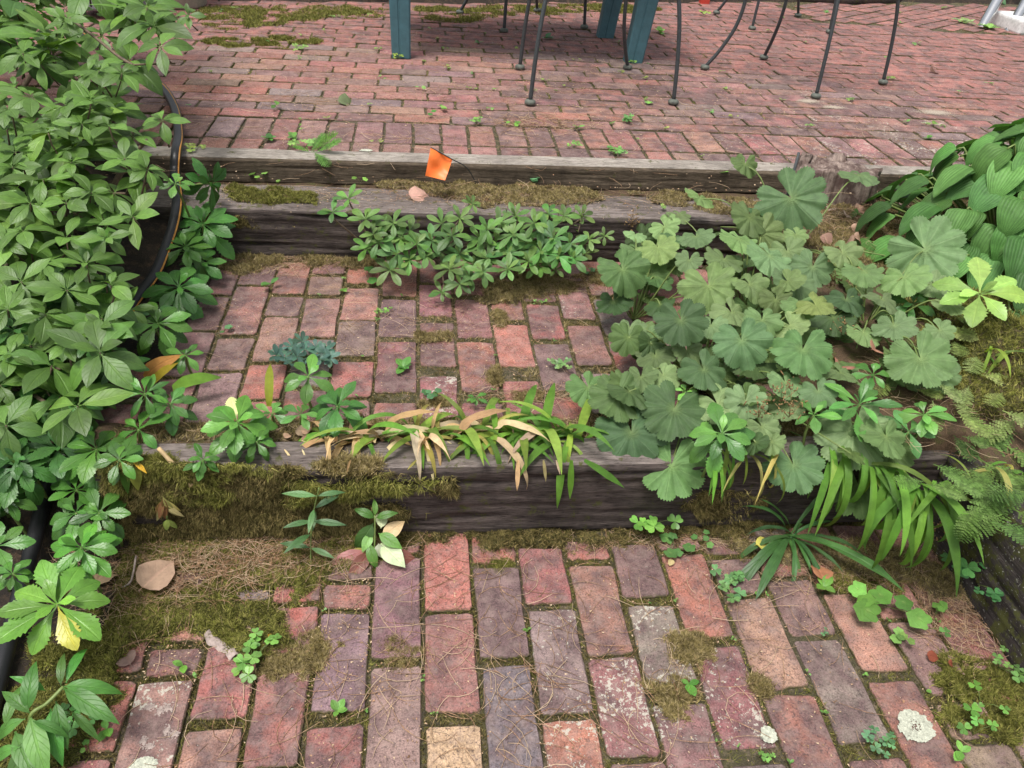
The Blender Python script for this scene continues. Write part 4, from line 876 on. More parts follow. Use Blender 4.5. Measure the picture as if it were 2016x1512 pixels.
# rosette of long dark leaves at the foot of the timber
c = at(1553, 1055, .02); pr = Plant('leaf_rosette', c, 'rosette of long dark green arching leaves on the bricks below the lowest timber', 'plant')
for tx, ty, tz, w in ((1425, 1150, .03, 1), (1495, 1165, .01, 1.1), (1560, 1140, .01, .9), (1602, 1165, .01, .9), (1660, 1195, .02, .9), (1758, 1145, .05, 1.15), (1640, 1110, .03, .9), (1500, 1010, .09, .9), (1560, 975, .14, .8), (1630, 1000, .09, 1), (1450, 1055, .06, .9), (1610, 970, .12, .8), (1575, 1000, .12, .7), (1480, 1100, .03, .8), (1590, 1125, .01, .9), (1690, 1050, .08, .9), (1530, 985, .12, .8)):
    t = at(tx, ty, tz); d = t-c; Ln = np.linalg.norm(d)*1.12; d = nz(d); h = nz(V(d[0], d[1], 0)); e = V(d[0], d[1], d[2]+.5); pr.leaf('plant', c+V(rnd.uniform(-.01, .01), rnd.uniform(-.01, .01), 0), e, nz(UP*1.0-h*.45), Ln*1.05, (.06, .15, .04), w*.75)
pr.done()

# ------------------------------------------------------------------ ferns at the right
fn = [(1935, 905, 60), (1985, 870, 60), (2010, 930, 60), (1960, 960, 60), (1900, 930, 50), (2010, 1010, 70), (1965, 1030, 55), (1880, 870, 40), (1860, 640, 44), (1890, 670, 40), (1960, 800, 50), (2010, 830, 50), (1850, 920, 44), (1835, 960, 44), (2030, 960, 60), (1920, 990, 50), (2040, 880, 60), (2060, 1020, 60), (1990, 770, 44), (1930, 690, 46), (1990, 700, 46), (2020, 760, 50), (1880, 700, 36), (1770, 770, 36), (1800, 755, 30), (1850, 790, 40), (1890, 770, 42), (1930, 750, 42), (1870, 830, 44), (1900, 810, 40), (1840, 740, 34), (1980, 650, 44), (1925, 640, 40)]
for ci, (lab, lo, hi) in enumerate((('pale green fern fronds over the moss at the right edge, above the timber', 600, 860), ('dark green fern draping over the lichen-speckled right timber', 861, 1200))):
    sub = [q for q in fn if lo <= q[1] <= hi]; cc = at(sub[0][0], sub[0][1], .24); P = Plant('fern', cc, lab, 'fern', 'ferns on the right bank'); P.part = 'frond'
    for px, py, r in sub:
        for k in range(1 if py < 860 else 2):
            z = .29 if py < 860 else .25; p = at(px+rnd.uniform(-18, 18), py+rnd.uniform(-18, 18), z+rnd.uniform(-.02, .05)); th = rnd.uniform(-2.9, -.2); e = rnd.uniform(-.1, .5); h = V(math.cos(th), math.sin(th), 0); d = h*math.cos(e)+UP*math.sin(e)
            P.leaf('fern', p, d, nz(UP+toward_cam(p)*.5), r*1.6*np.linalg.norm(p-CAM)/F, ((.20, .27, .075) if py < 860 else (.11, .20, .045)), 1.0)
    P.done()

# ------------------------------------------------------------------ hose
hp = [at(150, 62, .42), at(215, 100, .40), at(262, 128, .395), at(292, 148, .395), at(325, 178, .395), at(345, 215, .395), at(352, 262, .40), at(347, 300, .405), at(345, 340, .36), at(350, 385, .335), at(345, 430, .31), at(330, 480, .27), at(305, 540, .235), at(265, 595, .20), at(225, 660, .17), at(180, 740, .14), at(140, 820, .115), at(112, 905, .095), at(88, 980, .075), at(66, 1070, .055), at(48, 1140, .045), at(28, 1215, .035), at(8, 1295, .03), at(-20, 1400, .02), at(-60, 1540, .02)]
hpp = smooth_path(hp, 7); h0 = V(hp[9][0], hp[9][1], hp[9][2])
hr = thing('garden_hose', h0, 'thick black hose with a thin orange stripe, running down the left side of the steps', 'hose')
mb = MB(); mb.tube(hpp, .0158, 14); mb.build('tube', MT['hose'], hr, origin=h0)
sp_ = []
for i, p in enumerate(hpp[:98]):
    t = nz(hpp[min(i+1, len(hpp)-1)]-hpp[max(i-1, 0)]); s = np.cross(t, toward_cam(p)); sp_.append((p+nz(np.cross(s, t))*.0128+nz(s)*-.0095, t))
sv, sf = [], []
for i, (p, t) in enumerate(sp_):
    s = nz(np.cross(t, toward_cam(p))); n = toward_cam(p); sv += [p-s*.0022+n*.0022, p+s*.0022+n*.0022, p+s*.0022-n*.004, p-s*.0022-n*.004]
    if i: o = i*4; sf += [(o-4+k, o-4+(k+1) % 4, o+(k+1) % 4, o+k) for k in range(4)]
mb = MB(); mb.add(sv, sf); mb.build('stripe', MT['stripe'], hr, origin=h0)

# ------------------------------------------------------------------ marker flag, stake, stump
fo = at(945, 358, .315); fl_ = thing('marker_flag', fo, 'small bright orange marker flag on a bent wire in front of the wooden edging', 'flag')
w_ = MB(); tip = atY(889, 313, 2.45); w_.tube(smooth_path([fo-UP*.03, fo*.5+tip*.5+V(.004, .004, .006), tip, atY(848, 290, 2.44)], 6), .0017, 6); w_.build('wire', MT['iron'], fl_, origin=fo)
ny_, nx_ = 9, 9; vv, ff = [], []
cs = [atY(848, 291, 2.44), atY(891, 314, 2.45), atY(876, 355, 2.40), atY(837, 346, 2.395)]
for side in (0, 1):
    for j in range(ny_):
        for i in range(nx_):
            u, w = i/(nx_-1), j/(ny_-1); p = (cs[0]*(1-u)+cs[1]*u)*(1-w)+(cs[3]*(1-u)+cs[2]*u)*w
            p = p+V(0, -1, .3)*(.006*math.sin(u*5+w*3)+.004*math.sin(w*9-u*4))-V(0, -1, 0)*.0012*side; vv.append(p)
for side in (0, 1):
    o = side*nx_*ny_
    for j in range(ny_-1):
        for i in range(nx_-1): a = o+j*nx_+i; q = (a, a+1, a+nx_+1, a+nx_); ff.append(q if side else q[::-1])
mb = MB(); mb.add(vv, ff); mb.build('flag', MT['orange'], fl_, origin=fo)
a = at(1560, 350, .47); b = atY(1573, 300, a[1])
mb = MB(); mb.tube([a-UP*.14, b], .0048, 6); mb.build('metal_stake', MT['iron'], origin=a, loc=Vector(a), label='short dark metal stake leaning beside the weathered stump', cat='stake')
def stump(name, ctr, rad, z0, z1, label, squash=.75, lean=0):
    nA, nZ = 90, 16; v = []; c = V(*ctr)
    for k in range(nZ+1):
        t = k/nZ
        for i in range(nA):
            th = 2*math.pi*i/nA; g = (vn(math.cos(th)*26+50, math.sin(th)*26+t*1.2+50, 3)-.5)*.026+(vn(math.cos(th)*9+5, math.sin(th)*9+t*.8, 8)-.5)*.05+(vn(math.cos(th)*60+5, math.sin(th)*60+t*3, 8)-.5)*.010
            r_ = rad*(1.12-.13*t)+g; zt = z0+(z1-z0)*t+(t**3)*((vn(th*2.2, 1, 5)-.5)*.05+(vn(th*9, 1, 6)-.5)*.022)
            v.append((r_*math.cos(th)+lean*t, r_*math.sin(th)*squash, zt-c[2]))
    o = len(v); rings = 8
    for q in range(1, rings+1):
        for i in range(nA):
            th = 2*math.pi*i/nA; rr = (rad*.99)*(1-q/rings)*1.0; x_, y_ = rr*math.cos(th)+lean, rr*math.sin(th)*squash
            v.append((x_, y_, z1-c[2]-.006+(fbm(x_*34+3, y_*34+7, 12)-.5)*.045))
    f = []
    for k in range(nZ+rings):
        for i in range(nA):
            j = (i+1) % nA; f.append((k*nA+i, k*nA+j, (k+1)*nA+j, (k+1)*nA+i))
    me = mesh(name, v, f); me.materials.append(MT['stump']); return link(name, me, label=label, cat='stump', loc=Vector(c))
m, nt, b = newmat('rotten_stump'); tc = N(nt, 'ShaderNodeTexCoord').outputs['Object']; g = scaled(nt, tc, (45, 45, 3)); n1 = noise(nt, g, 1.4, 5, .75); n2 = noise(nt, tc, 16, 4, .7)
c_ = mix(nt, ramp(nt, n1, (.32, 0), (.66, 1)), (.10, .065, .052), (.42, .33, .28)); c_ = mix(nt, ramp(nt, n2, (.42, 0), (.60, .85)), c_, (.07, .038, .032)); nt.links.new(c_, b.inputs['Base Color']); b.inputs['Roughness'].default_value = .95; bump(nt, b, n1, 1, .008); MT['stump'] = m
sc_ = at(1650, 415, .30); stump('tree_stump', (sc_[0]+.01, sc_[1]+.085, .28), .135, .25, .425, 'rough weathered tree stump against the wooden edging at the right', .62)

# ------------------------------------------------------------------ table and chairs
def leg_mesh(foot, top, w0, w1):
    prof = [(-.5, -.42), (-.42, -.5), (-.12, -.5), (-.10, -.46), (-.04, -.46), (-.02, -.5), (.42, -.5), (.5, -.42), (.5, -.1), (.46, -.08), (.46, .0), (.5, .02), (.5, .42), (.42, .5), (-.42, .5), (-.5, .42)]
    v, f = [], []; K = 6; n = len(prof)
    for k in range(K+1):
        t = k/K; c = foot*(1-t)+top*t; w = w0*(1-t)+w1*t
        if k == 0: w *= 1.02
        for x_, y_ in prof: v.append((c[0]+x_*w, c[1]+y_*w*.8, c[2]))
    for k in range(K):
        for i in range(n): j = (i+1) % n; f.append((k*n+i, k*n+j, (k+1)*n+j, (k+1)*n+i))
    f.append(tuple(range(n))[::-1]); f.append(tuple(K*n+i for i in range(n))); return v, f
tb = thing('patio_table', (.5, 4.25, ZU), 'blue-green plastic patio table on the upper terrace, only its legs in view', 'table')
for fx, fy, tx, ty in ((-.075, 3.97, -.085, 4.0), (1.055, 4.06, 1.13, 4.09), (1.02, 4.60, 1.10, 4.62), (-.09, 4.62, -.10, 4.6)):
    v, f = leg_mesh(V(fx, fy, ZU+.001), V(tx, ty, ZU+.70), .085, .115); mb = MB(); mb.add(v, f); mb.build('leg', MT['resin'], tb, smooth=False, origin=(.5, 4.25, ZU))
mb = MB(); mb.box((-.24, 3.88, ZU+.70), (1.24, 4.76, ZU+.735)); mb.build('table_top', MT['resin'], tb, smooth=False, origin=(.5, 4.25, ZU))
mb = MB(); mb.box((-.13, 3.96, ZU+.62), (1.16, 3.985, ZU+.70)); mb.box((-.13, 4.66, ZU+.62), (1.16, 4.685, ZU+.70)); mb.box((-.15, 3.987, ZU+.62), (-.125, 4.658, ZU+.70)); mb.box((1.155, 3.987, ZU+.62), (1.18, 4.658, ZU+.70)); mb.build('apron', MT['resin'], tb, smooth=False, origin=(.5, 4.25, ZU))
def chair(feet, label):
    c = sum(V(x, y, 0) for x, y, k in feet)/4; c[2] = ZU; t = thing('iron_chair', c, label, 'chair', 'wrought iron chairs round the table'); tops = []
    for x, y, cur in feet:
        f = V(x, y, ZU+.012); i_ = V(c[0]-x, c[1]-y, 0)
        pts = [f, f+i_*.14+UP*.09, f+i_*.26+UP*.20, f+i_*.30+UP*.32, f+i_*.27+UP*.44] if cur else [f, f+i_*.03+UP*.15, f+i_*.08+UP*.30, f+i_*.16+UP*.44]
        tops.append(pts[-1]); mb = MB(); mb.tube(smooth_path(pts, 6), .0088, 8); lg = mb.build('leg', MT['iron'], t, origin=c)
        mb = MB(); mb.tube([V(x, y, ZU+.003), V(x, y, ZU+.006), V(x, y, ZU+.016), V(x, y, ZU+.021), V(x, y, ZU+.024)], [.017, .0225, .0225, .018, .009], 14); mb.build('foot_pad', MT['pad'], lg, origin=c)
    sc = sum(tops)/4; mb = MB(); ring = [sc+V(math.cos(a)*.235, math.sin(a)*.225, 0) for a in np.linspace(0, 2*math.pi, 25)]; mb.tube(ring, .008, 6)
    for k in range(-4, 5):
        h = math.sqrt(max(0, .23**2-(k*.05)**2)); mb.tube([sc+V(k*.05, -h, 0), sc+V(k*.05, h, 0)], .003, 4); mb.tube([sc+V(-h, k*.05, .004), sc+V(h, k*.05, .004)], .003, 4)
    for a in tops: mb.tube([a, sc+(a-sc)*.75], .008, 6)
    mb.build('seat', MT['iron'], t, origin=c)
    bk = [q for q, (x, y, cur) in zip(tops, feet) if not cur][:2]; mb = MB(); out = nz((bk[0]+bk[1])/2-sc); mb.tube(smooth_path([bk[0], bk[0]+UP*.25+out*.05, (bk[0]+bk[1])/2+UP*.45+out*.1, bk[1]+UP*.25+out*.05, bk[1]], 8), .009, 8)
    for k in (.25, .5, .75): p = bk[0]*(1-k)+bk[1]*k; mb.tube([p, p+UP*(.36 if k != .5 else .44)+out*.08], .004, 5)
    mb.build('backrest', MT['iron'], t, origin=c)
chair([(.452, 3.271, 0), (1.073, 3.354, 0), (.469, 3.827, 0), (.997, 3.91, 1)], 'dark iron chair nearest the steps, its legs standing in front of the table')
chair([(1.784, 3.534, 0), (2.257, 3.834, 0), (1.399, 3.974, 1), (1.799, 4.242, 1)], 'dark iron chair turned at an angle, furthest right and near the front')
chair([(1.998, 4.983, 0), (2.492, 4.99, 0), (1.916, 5.425, 1), (2.49, 5.48, 1)], 'dark iron chair standing furthest back behind the angled one')
chair([(.244, 5.022, 1), (.72, 5.2, 1), (.464, 4.593, 0), (.937, 4.782, 0)], 'dark iron chair behind the table, its feet near the far planting')
# pool ladder rails
A, B = at(1932, 52, ZU), at(1985, 60, ZU); pl_ = thing('pool_ladder', A, 'bright steel pool ladder rails rising from the bricks in the far right corner', 'ladder')
for P_ in (A, B):
    d = V(.55, .35, 0); mb = MB(); mb.tube(smooth_path([P_-UP*.05, P_+UP*.12+d*.12, P_+UP*.45+d*.35, P_+UP*.7+d*.7, P_+UP*.68+d*1.1, P_+UP*.3+d*1.3], 7), .034, 12); mb.build('rail', MT['chrome'], pl_, origin=A)
B2 = at(2035, 68, ZU); mb = MB(); mb.box((B2[0]-.13, B2[1]-.02, ZU-.01), (B2[0]+.5, B2[1]+.3, ZU+.09)); o_ = mb.build('pool_step', MT['white'], smooth=False, label='white plastic block behind the pool ladder rail at the right edge', cat='pool step')
bv = o_.modifiers.new('b', 'BEVEL'); bv.width = .02; bv.segments = 3
# things by the far bed
def potlike(px, py, w, h, mat, label, name, cat, taper=.85):
    p = at(px, py, ZU); r_ = w/2; mb = MB(); q = V(p[0], p[1]+r_, ZU); mb.tube([q, q+UP*.012, q+UP*h*.5, q+UP*h*.9, q+UP*h*.9, q+UP*h, q+UP*h], [r_*taper*.95, r_*taper, r_*(taper+1)/2, r_*.97, r_*1.08, r_*1.08, r_*.9], 28); return mb.build(name, mat, label=label, cat=cat, origin=q, loc=Vector(q))
potlike(338, 22, .34, .32, MT['pot'], 'beige flower pot on the far left of the upper terrace, behind the shrub', 'flower_pot', 'pot')
p = at(200, 40, ZU); mb = MB(); mb.box((p[0]-.15, p[1], ZU+.04), (p[0]+.2, p[1]+.3, ZU+.4)); o_ = mb.build('storage_box', MT['grey'], smooth=False, label='grey box half hidden behind the shrub at the top left', cat='box'); bv = o_.modifiers.new('b', 'BEVEL'); bv.width = .012; bv.segments = 2
p = at(1388, 8, ZU); mb = MB(); mb.box((p[0]-.03, p[1], ZU), (p[0]+.03, p[1]+.05, ZU+.22)); mb.box((p[0]-.035, p[1]-.005, ZU+.22), (p[0]+.035, p[1]+.055, ZU+.235)); mb.build('red_post', MT['red'], smooth=False, label='small red post at the far edge of the terrace behind the chairs', cat='post')
ea, eb = at(1545, 2, ZU), at(1765, 6, ZU)
mb = MB(); mb.tube(smooth_path([ea+V(-.05, .10, .02), (ea*.6+eb*.4)+V(0, -.02, .025), (ea*.4+eb*.6)+V(0, -.02, .025), eb+V(.05, .10, .02)], 5), .05, 10); mb.build('edging_log', MT['timber'], label='low curved brown log edging the far bed at the top right', cat='log')
# hedge plants along the far bed: each its own
for k in range(13):
    X_ = -2.1+k*.55; yb = float(np.interp(X_, [q[0] for q in fe], [q[1] for q in fe]))+.20+.05*(k % 3); P = Plant('bedding_plant', (X_, yb, ZU), 'leafy plant in the dark far bed, '+near(*proj((X_, yb-.2, ZU))), 'plant', 'plants along the far bed')
    lime = k in (5, 6, 10)
    for q in range(34):
        p = V(X_+rnd.uniform(-.3, .3), yb+rnd.uniform(-.16, .45), ZU+rnd.uniform(.02, .42)); P.whorl(p, nz(UP+toward_cam(p)*.6+V(rnd.uniform(-.5, .5), rnd.uniform(-.5, .5), 0)), 'shrub', 5, rnd.uniform(.06, .11), (.22, .34, .05) if lime and q < 9 else (.045, .125, .035), inner=False)
        P.tube([V(X_, yb, ZU), p], .002, 3)
    P.done()

# ------------------------------------------------------------------ moss, needles, litter
def blades(name, P, D, Ln, W, mat, kind='stuff', label=None, cat=None, parent=None):
    n = len(P); P = np.asarray(P, float)
    if n > 4000:
        t1 = [vn(P[:, 0]*95+P[:, 2]*70, P[:, 1]*95-P[:, 2]*60, 200+q)-.5 for q in range(3)]; D = D+np.stack([t1[0]*2.6, t1[1]*2.6, t1[2]*.9], 1); D /= np.linalg.norm(D, axis=1)[:, None]
        Ln = Ln*(.55+.9*vn(P[:, 0]*120, P[:, 1]*120+P[:, 2]*90, 210))
    S = np.cross(D, R.normal(size=(n, 3))); S /= np.linalg.norm(S, axis=1)[:, None]+1e-9
    v = np.empty((n, 3, 3)); v[:, 0] = P-S*W[:, None]; v[:, 1] = P+S*W[:, None]; v[:, 2] = P+D*Ln[:, None]
    f = np.arange(n*3).reshape(-1, 3); r = np.repeat(R.random(n), 3); me = mesh(name, v.reshape(-1, 3), f, smooth=False, attr=dict(rnd=r)); return link(name, me, parent, mat=mat, kind=kind, label=label, cat=cat)
def rdir(n, up=1.0, sx=.6, bias=(0, 0, 0)):
    D = R.normal(0, sx, (n, 3)); D[:, 2] = np.abs(D[:, 2])*.5+up; D += np.array(bias); return D/np.linalg.norm(D, axis=1)[:, None]
masks = {}
for t, (x0, x1, y0, y1, res) in dict(L=(-1, 1.35, .1, 1.3, .002), M=(-.75, 1.2, 1.4, 2.36, .002), U=(-2.4, 6, 2.6, 7.2, .0045)).items():
    W_, H_ = int((x1-x0)/res)+1, int((y1-y0)/res)+1; mk = np.zeros((H_, W_), bool)
    for b_ in BRICKS:
        if b_['tier'] != t: continue
        q = np.array(b_['q']); i0, i1 = int((q[:, 0].min()-x0)/res), int((q[:, 0].max()-x0)/res)+2; j0, j1 = int((q[:, 1].min()-y0)/res), int((q[:, 1].max()-y0)/res)+2
        i0, j0 = max(i0, 0), max(j0, 0); i1, j1 = min(i1, W_), min(j1, H_)
        if i1 <= i0 or j1 <= j0: continue
        X_, Y_ = np.meshgrid(x0+np.arange(i0, i1)*res, y0+np.arange(j0, j1)*res); mk[j0:j1, i0:i1] |= inpoly(X_, Y_, [tuple(a) for a in q])
    masks[t] = (mk, x0, y0, res)
def joint_moss(t, n, z, Lr, Wr, mat, label, thr=.42, xr=None, yr=None, s=61, fq=7):
    mk, x0, y0, res = masks[t]; jj, ii = np.nonzero(~mk); k = R.integers(0, len(ii), n*3); x = x0+(ii[k]+R.random(n*3))*res; y = y0+(jj[k]+R.random(n*3))*res
    ok = fbm(x*fq, y*fq, s)+R.normal(0, .09, n*3) > thr
    if xr: ok &= (x > xr[0]) & (x < xr[1])
    if yr: ok &= (y > yr[0]) & (y < yr[1])
    x, y = x[ok][:n], y[ok][:n]; m_ = len(x); P = np.stack([x, y, np.full(m_, z)+R.uniform(-.004, .003, m_)+(wave(x, y, .005) if t == 'U' else wave(x, y, .003))], 1)
    return blades('joint_moss', P, rdir(m_, .8, .75), R.uniform(*Lr, m_), R.uniform(*Wr, m_), MT[mat], label=label, cat='moss')
joint_moss('L', 120000, -.008, (.005, .014), (.0004, .0010), 'moss_dark', 'dark moss filling the joints of the lower patio', .40, xr=(-.9, 1.25), yr=(.55, 1.3))
joint_moss('L', 45000, -.007, (.006, .016), (.0004, .0010), 'moss', 'bright moss tufts in the joints of the lower patio', .52, xr=(-.9, 1.25), yr=(.55, 1.3), s=88, fq=11)
joint_moss('M', 60000, ZM-.008, (.005, .014), (.0004, .0010), 'moss_dark', 'dark moss filling the joints of the middle landing', .40)
joint_moss('M', 32000, ZM-.007, (.006, .016), (.0004, .0010), 'moss_dry', 'dry moss tufts in the joints of the middle landing', .50, s=88, fq=9)
joint_moss('U', 90000, ZU-.008, (.006, .016), (.0008, .0018), 'moss_dark', 'dark moss in the joints of the upper terrace', .46, xr=(-1.6, 4.5), fq=3)
joint_moss('U', 85000, ZU-.005, (.008, .020), (.0008, .0018), 'moss', 'yellow-green moss along the joints of the upper terrace', .43, xr=(-1.6, 1.6), yr=(3.2, 5.5), s=77, fq=2.3)

def poly_w(px, z): return [tuple(at(a, b, z)[:2]) for a, b in px]
def bed(name, poly, zf, hmax, n, Lr, Wr, mat, smat, label, res=.006, rough=.8, blur=4, sheet=True, bias=(0, 0, 0), s=5, fq=14, up=.8, kind='moss'):
    p = np.array(poly); x0, x1, y0, y1 = p[:, 0].min()-.05, p[:, 0].max()+.05, p[:, 1].min()-.05, p[:, 1].max()+.05
    xs, ys = np.arange(x0, x1, res), np.arange(y0, y1, res); X_, Y_ = np.meshgrid(xs, ys); m_ = inpoly(X_, Y_, poly).astype(float)
    for _ in range(blur*2):
        m_ = (m_+np.roll(m_, 1, 0)+np.roll(m_, -1, 0)+np.roll(m_, 1, 1)+np.roll(m_, -1, 1))/5
    h = np.clip((m_-.5)*1.5+(fbm(X_*fq*1.6, Y_*fq*1.6, s, 4)-.5)*rough*3.0+.02, -.5, 1)*(m_ > .02)-(m_ <= .02)*.5
    hmax = hmax if sheet else hmax*.45; Z_ = zf(X_, Y_)+h*hmax; nn, mm = X_.shape; v = np.stack([X_.ravel(), Y_.ravel(), Z_.ravel()], 1); i = np.arange(nn-1)[:, None]*mm+np.arange(mm-1)[None]
    f = np.stack([i, i+1, i+mm+1, i+mm], -1).reshape(-1, 4); keep = (h.ravel()[f] > (-.1 if sheet else .55)).all(1); f = f[keep]
    if len(f) == 0: return
    root = link(name, mesh(name, v, f), mat=MT[smat], kind='stuff', label=label, cat=kind)
    hmax = hmax; hh = h.ravel(); c = np.nonzero(hh > -.05)[0]; n = n if sheet else int(n*.6); w = np.clip(hh[c]+.15, 0, 1); w /= w.sum(); k = R.choice(c, n, p=w)
    P = v[k]+np.stack([R.uniform(-res, res, n), R.uniform(-res, res, n), np.full(n, -.001)], 1)
    jt = (R.random(n) < .35)[:, None]*R.normal(0, .007, (n, 3))*[1, 1, 0]; P = P+jt; P[:, 2] = np.where(np.abs(jt[:, 0])+np.abs(jt[:, 1]) > 0, np.minimum(P[:, 2], zf(P[:, 0], P[:, 1])+.003), P[:, 2])
    blades(name, P, rdir(n, up, .9, bias), R.uniform(*Lr, n), R.uniform(*Wr, n)*1.15, MT[mat], parent=root)
MT['mossbase'] = ground_mat('moss_base', (.07, .066, .022), (.11, .105, .028), (.15, .11, .05), 1.5)
MT['drybase'] = ground_mat('dry_litter_base', (.15, .105, .065), (.20, .15, .085), (.10, .085, .04), 1.5)
zL = lambda X, Y: ZL-.001+0*X; zM = lambda X, Y: ZM-.001+0*X; zU = lambda X, Y: ZU+wave(X, Y, .005)-.002
bed('moss_carpet', poly_w([(150, 1030), (560, 1045), (820, 1052), (740, 1110), (640, 1140), (590, 1190), (520, 1160), (470, 1175), (560, 1215), (590, 1270), (480, 1300), (410, 1250), (300, 1255), (240, 1300), (215, 1420), (160, 1520), (-20, 1520), (60, 1250), (120, 1150)], 0), zL, .014, 190000, (.005, .012), (.0005, .0012), 'moss', 'mossbase', 'thick olive moss carpet spreading over the left bricks of the lower patio', rough=1.1)
bed('moss_strip', poly_w([(700, 1042), (820, 1044), (1100, 1046), (1500, 1030), (1500, 1060), (1230, 1062), (1130, 1075), (1030, 1068), (960, 1085), (900, 1052), (760, 1100), (700, 1085)], 0), zL, .010, 30000, (.005, .013), (.0005, .001), 'moss_dark', 'mossbase', 'ragged dark moss strip along the foot of the lowest timber', rough=1.88, fq=26)
bed('moss_patch', poly_w([(530, 1262), (650, 1260), (640, 1320), (560, 1338), (500, 1325)], 0), zL, .012, 20000, (.006, .013), (.0005, .001), 'moss_dry', 'mossbase', 'dry brown moss lump between bricks left of centre on the lower patio', rough=1.50, fq=26, sheet=False)
bed('moss_patch', poly_w([(735, 1255), (800, 1262), (830, 1300), (740, 1306)], 0), zL, .008, 9000, (.005, .010), (.0004, .0009), 'moss_dry', 'mossbase', 'small dry moss patch at the foot of the purple-brown brick', rough=1.62, fq=26, sheet=False)
bed('moss_patch', poly_w([(1325, 1250), (1395, 1245), (1400, 1290), (1355, 1310), (1320, 1290)], 0), zL, .015, 14000, (.006, .015), (.0004, .0009), 'moss_dry', 'drybase', 'round tangle of dry straw-coloured moss on the grey bricks', rough=1.00, fq=26, sheet=False)
bed('moss_patch', poly_w([(1275, 1350), (1360, 1350), (1370, 1400), (1290, 1405)], 0), zL, .008, 10000, (.006, .015), (.0004, .0009), 'moss_dry', 'mossbase', 'flat dry moss patch in front of the straw-coloured tangle', rough=1.62, fq=26, sheet=False)
bed('moss_patch', poly_w([(1480, 1330), (1515, 1325), (1520, 1365), (1490, 1375)], 0), zL, .012, 6000, (.006, .015), (.0004, .0009), 'moss_dry', 'mossbase', 'tiny moss tuft at the edge of the long red brick', rough=1.00, fq=26, sheet=False)
bed('moss_patch', poly_w([(1830, 1320), (1900, 1300), (2040, 1350), (2060, 1440), (1960, 1460), (1880, 1440), (1850, 1380)], 0), zL, .014, 34000, (.006, .015), (.0005, .0011), 'moss', 'mossbase', 'mossy patch swallowing bricks in the lower right corner', rough=1.62, fq=26, sheet=False)
bed('moss_patch', poly_w([(1630, 1130), (1740, 1125), (1760, 1165), (1660, 1175)], 0), zL, .008, 9000, (.006, .013), (.0005, .0011), 'moss', 'mossbase', 'small moss patch beneath the tips of the long dark leaves', rough=1.62, fq=26, sheet=False)
bed('moss_patch', poly_w([(930, 1105), (1010, 1108), (1005, 1125), (960, 1130)], 0), zL, .006, 5000, (.004, .009), (.0004, .0009), 'moss', 'mossbase', 'thin green moss sliver right of the orange-red brick', rough=1.62, fq=26, sheet=False)
bed('needle_litter', poly_w([(1430, 1060), (1700, 1070), (1900, 1120), (1960, 1200), (1880, 1190), (1750, 1140), (1560, 1110), (1440, 1090)], 0), zL, .012, 16000, (.006, .016), (.0004, .0008), 'moss_dry', 'drybase', 'bed of brown needles and litter along the foot of the right timbers', rough=1.2, kind='litter')
bed('dry_moss', poly_w([(950, 545), (1060, 540), (1200, 530), (1200, 560), (1100, 580), (1030, 590), (960, 600)], ZM), zM, .010, 26000, (.006, .014), (.0004, .001), 'moss_dry', 'drybase', 'dry moss and needles spread beneath the azalea on the landing', rough=1.4)
bed('dry_moss', poly_w([(430, 498), (740, 498), (745, 520), (660, 530), (560, 522), (480, 545), (430, 530)], ZM), zM, .010, 24000, (.006, .014), (.0004, .001), 'moss_dry', 'drybase', 'brown litter along the foot of the middle timber', rough=1.5, kind='litter')
for pl__, lb in (([(960, 725), (985, 715), (985, 760), (960, 765)], 'dry moss beside the bright orange brick'), ([(1010, 770), (1065, 768), (1065, 790), (1010, 795)], 'straw moss lump above the green strap leaves'), ([(820, 655), (890, 655), (890, 672), (820, 675)], 'thin dry moss ledge above the long red brick'), ([(825, 785), (880, 785), (880, 800), (825, 800)], 'dry moss in the gap above the yellow leaves'), ([(965, 615), (985, 610), (1000, 640), (980, 645)], 'dry moss wedge at the corner of the bright orange brick')):
    bed('moss_patch', poly_w(pl__, ZM), zM, .007, 5000, (.005, .012), (.0004, .0009), 'moss_dry', 'drybase', lb, res=.004, rough=1.2, blur=2)
zT = lambda X, Y: .311+0*X
bed('timber_moss', poly_w([(440, 366), (560, 372), (625, 384), (620, 400), (500, 404), (440, 398)], .312), zT, .010, 22000, (.004, .011), (.0005, .0011), 'moss', 'mossbase', 'yellow-green moss on the left of the middle timber top', rough=1.2)
bed('timber_moss', poly_w([(740, 362), (900, 360), (1090, 368), (1200, 382), (1180, 396), (1080, 404), (940, 408), (880, 385), (760, 372)], .312), zT, .013, 42000, (.004, .012), (.0005, .0011), 'moss_dry', 'drybase', 'golden dry moss on the middle timber behind the orange flag', rough=1.1)
bed('timber_moss', poly_w([(1230, 378), (1380, 385), (1540, 400), (1540, 430), (1400, 420), (1300, 400)], .312), zT, .010, 14000, (.005, .013), (.0005, .0011), 'moss_dry', 'drybase', 'brown moss and litter at the right end of the middle timber', rough=1.3)
for pl__, lb in (([(380, 18), (560, 12), (700, 14), (760, 22), (740, 34), (620, 40), (540, 52), (430, 60), (390, 40)], 'yellow-green moss carpet over the far left bricks of the terrace'), ([(820, 14), (1130, 10), (1140, 26), (960, 34), (900, 46), (850, 40)], 'mossy far bricks under the back of the table'), ([(410, 80), (520, 74), (620, 80), (600, 92), (450, 96)], 'scattered moss on the left terrace bricks'), ([(1150, 12), (1300, 12), (1300, 22), (1180, 26)], 'thin moss at the far edge behind the blue-green legs')):
    bed('moss_patch', poly_w(pl__, ZU), zU, .006, 30000, (.008, .018), (.0010, .0022), 'moss', 'mossbase', lb, res=.012, rough=3.4, blur=2, fq=9, sheet=False)
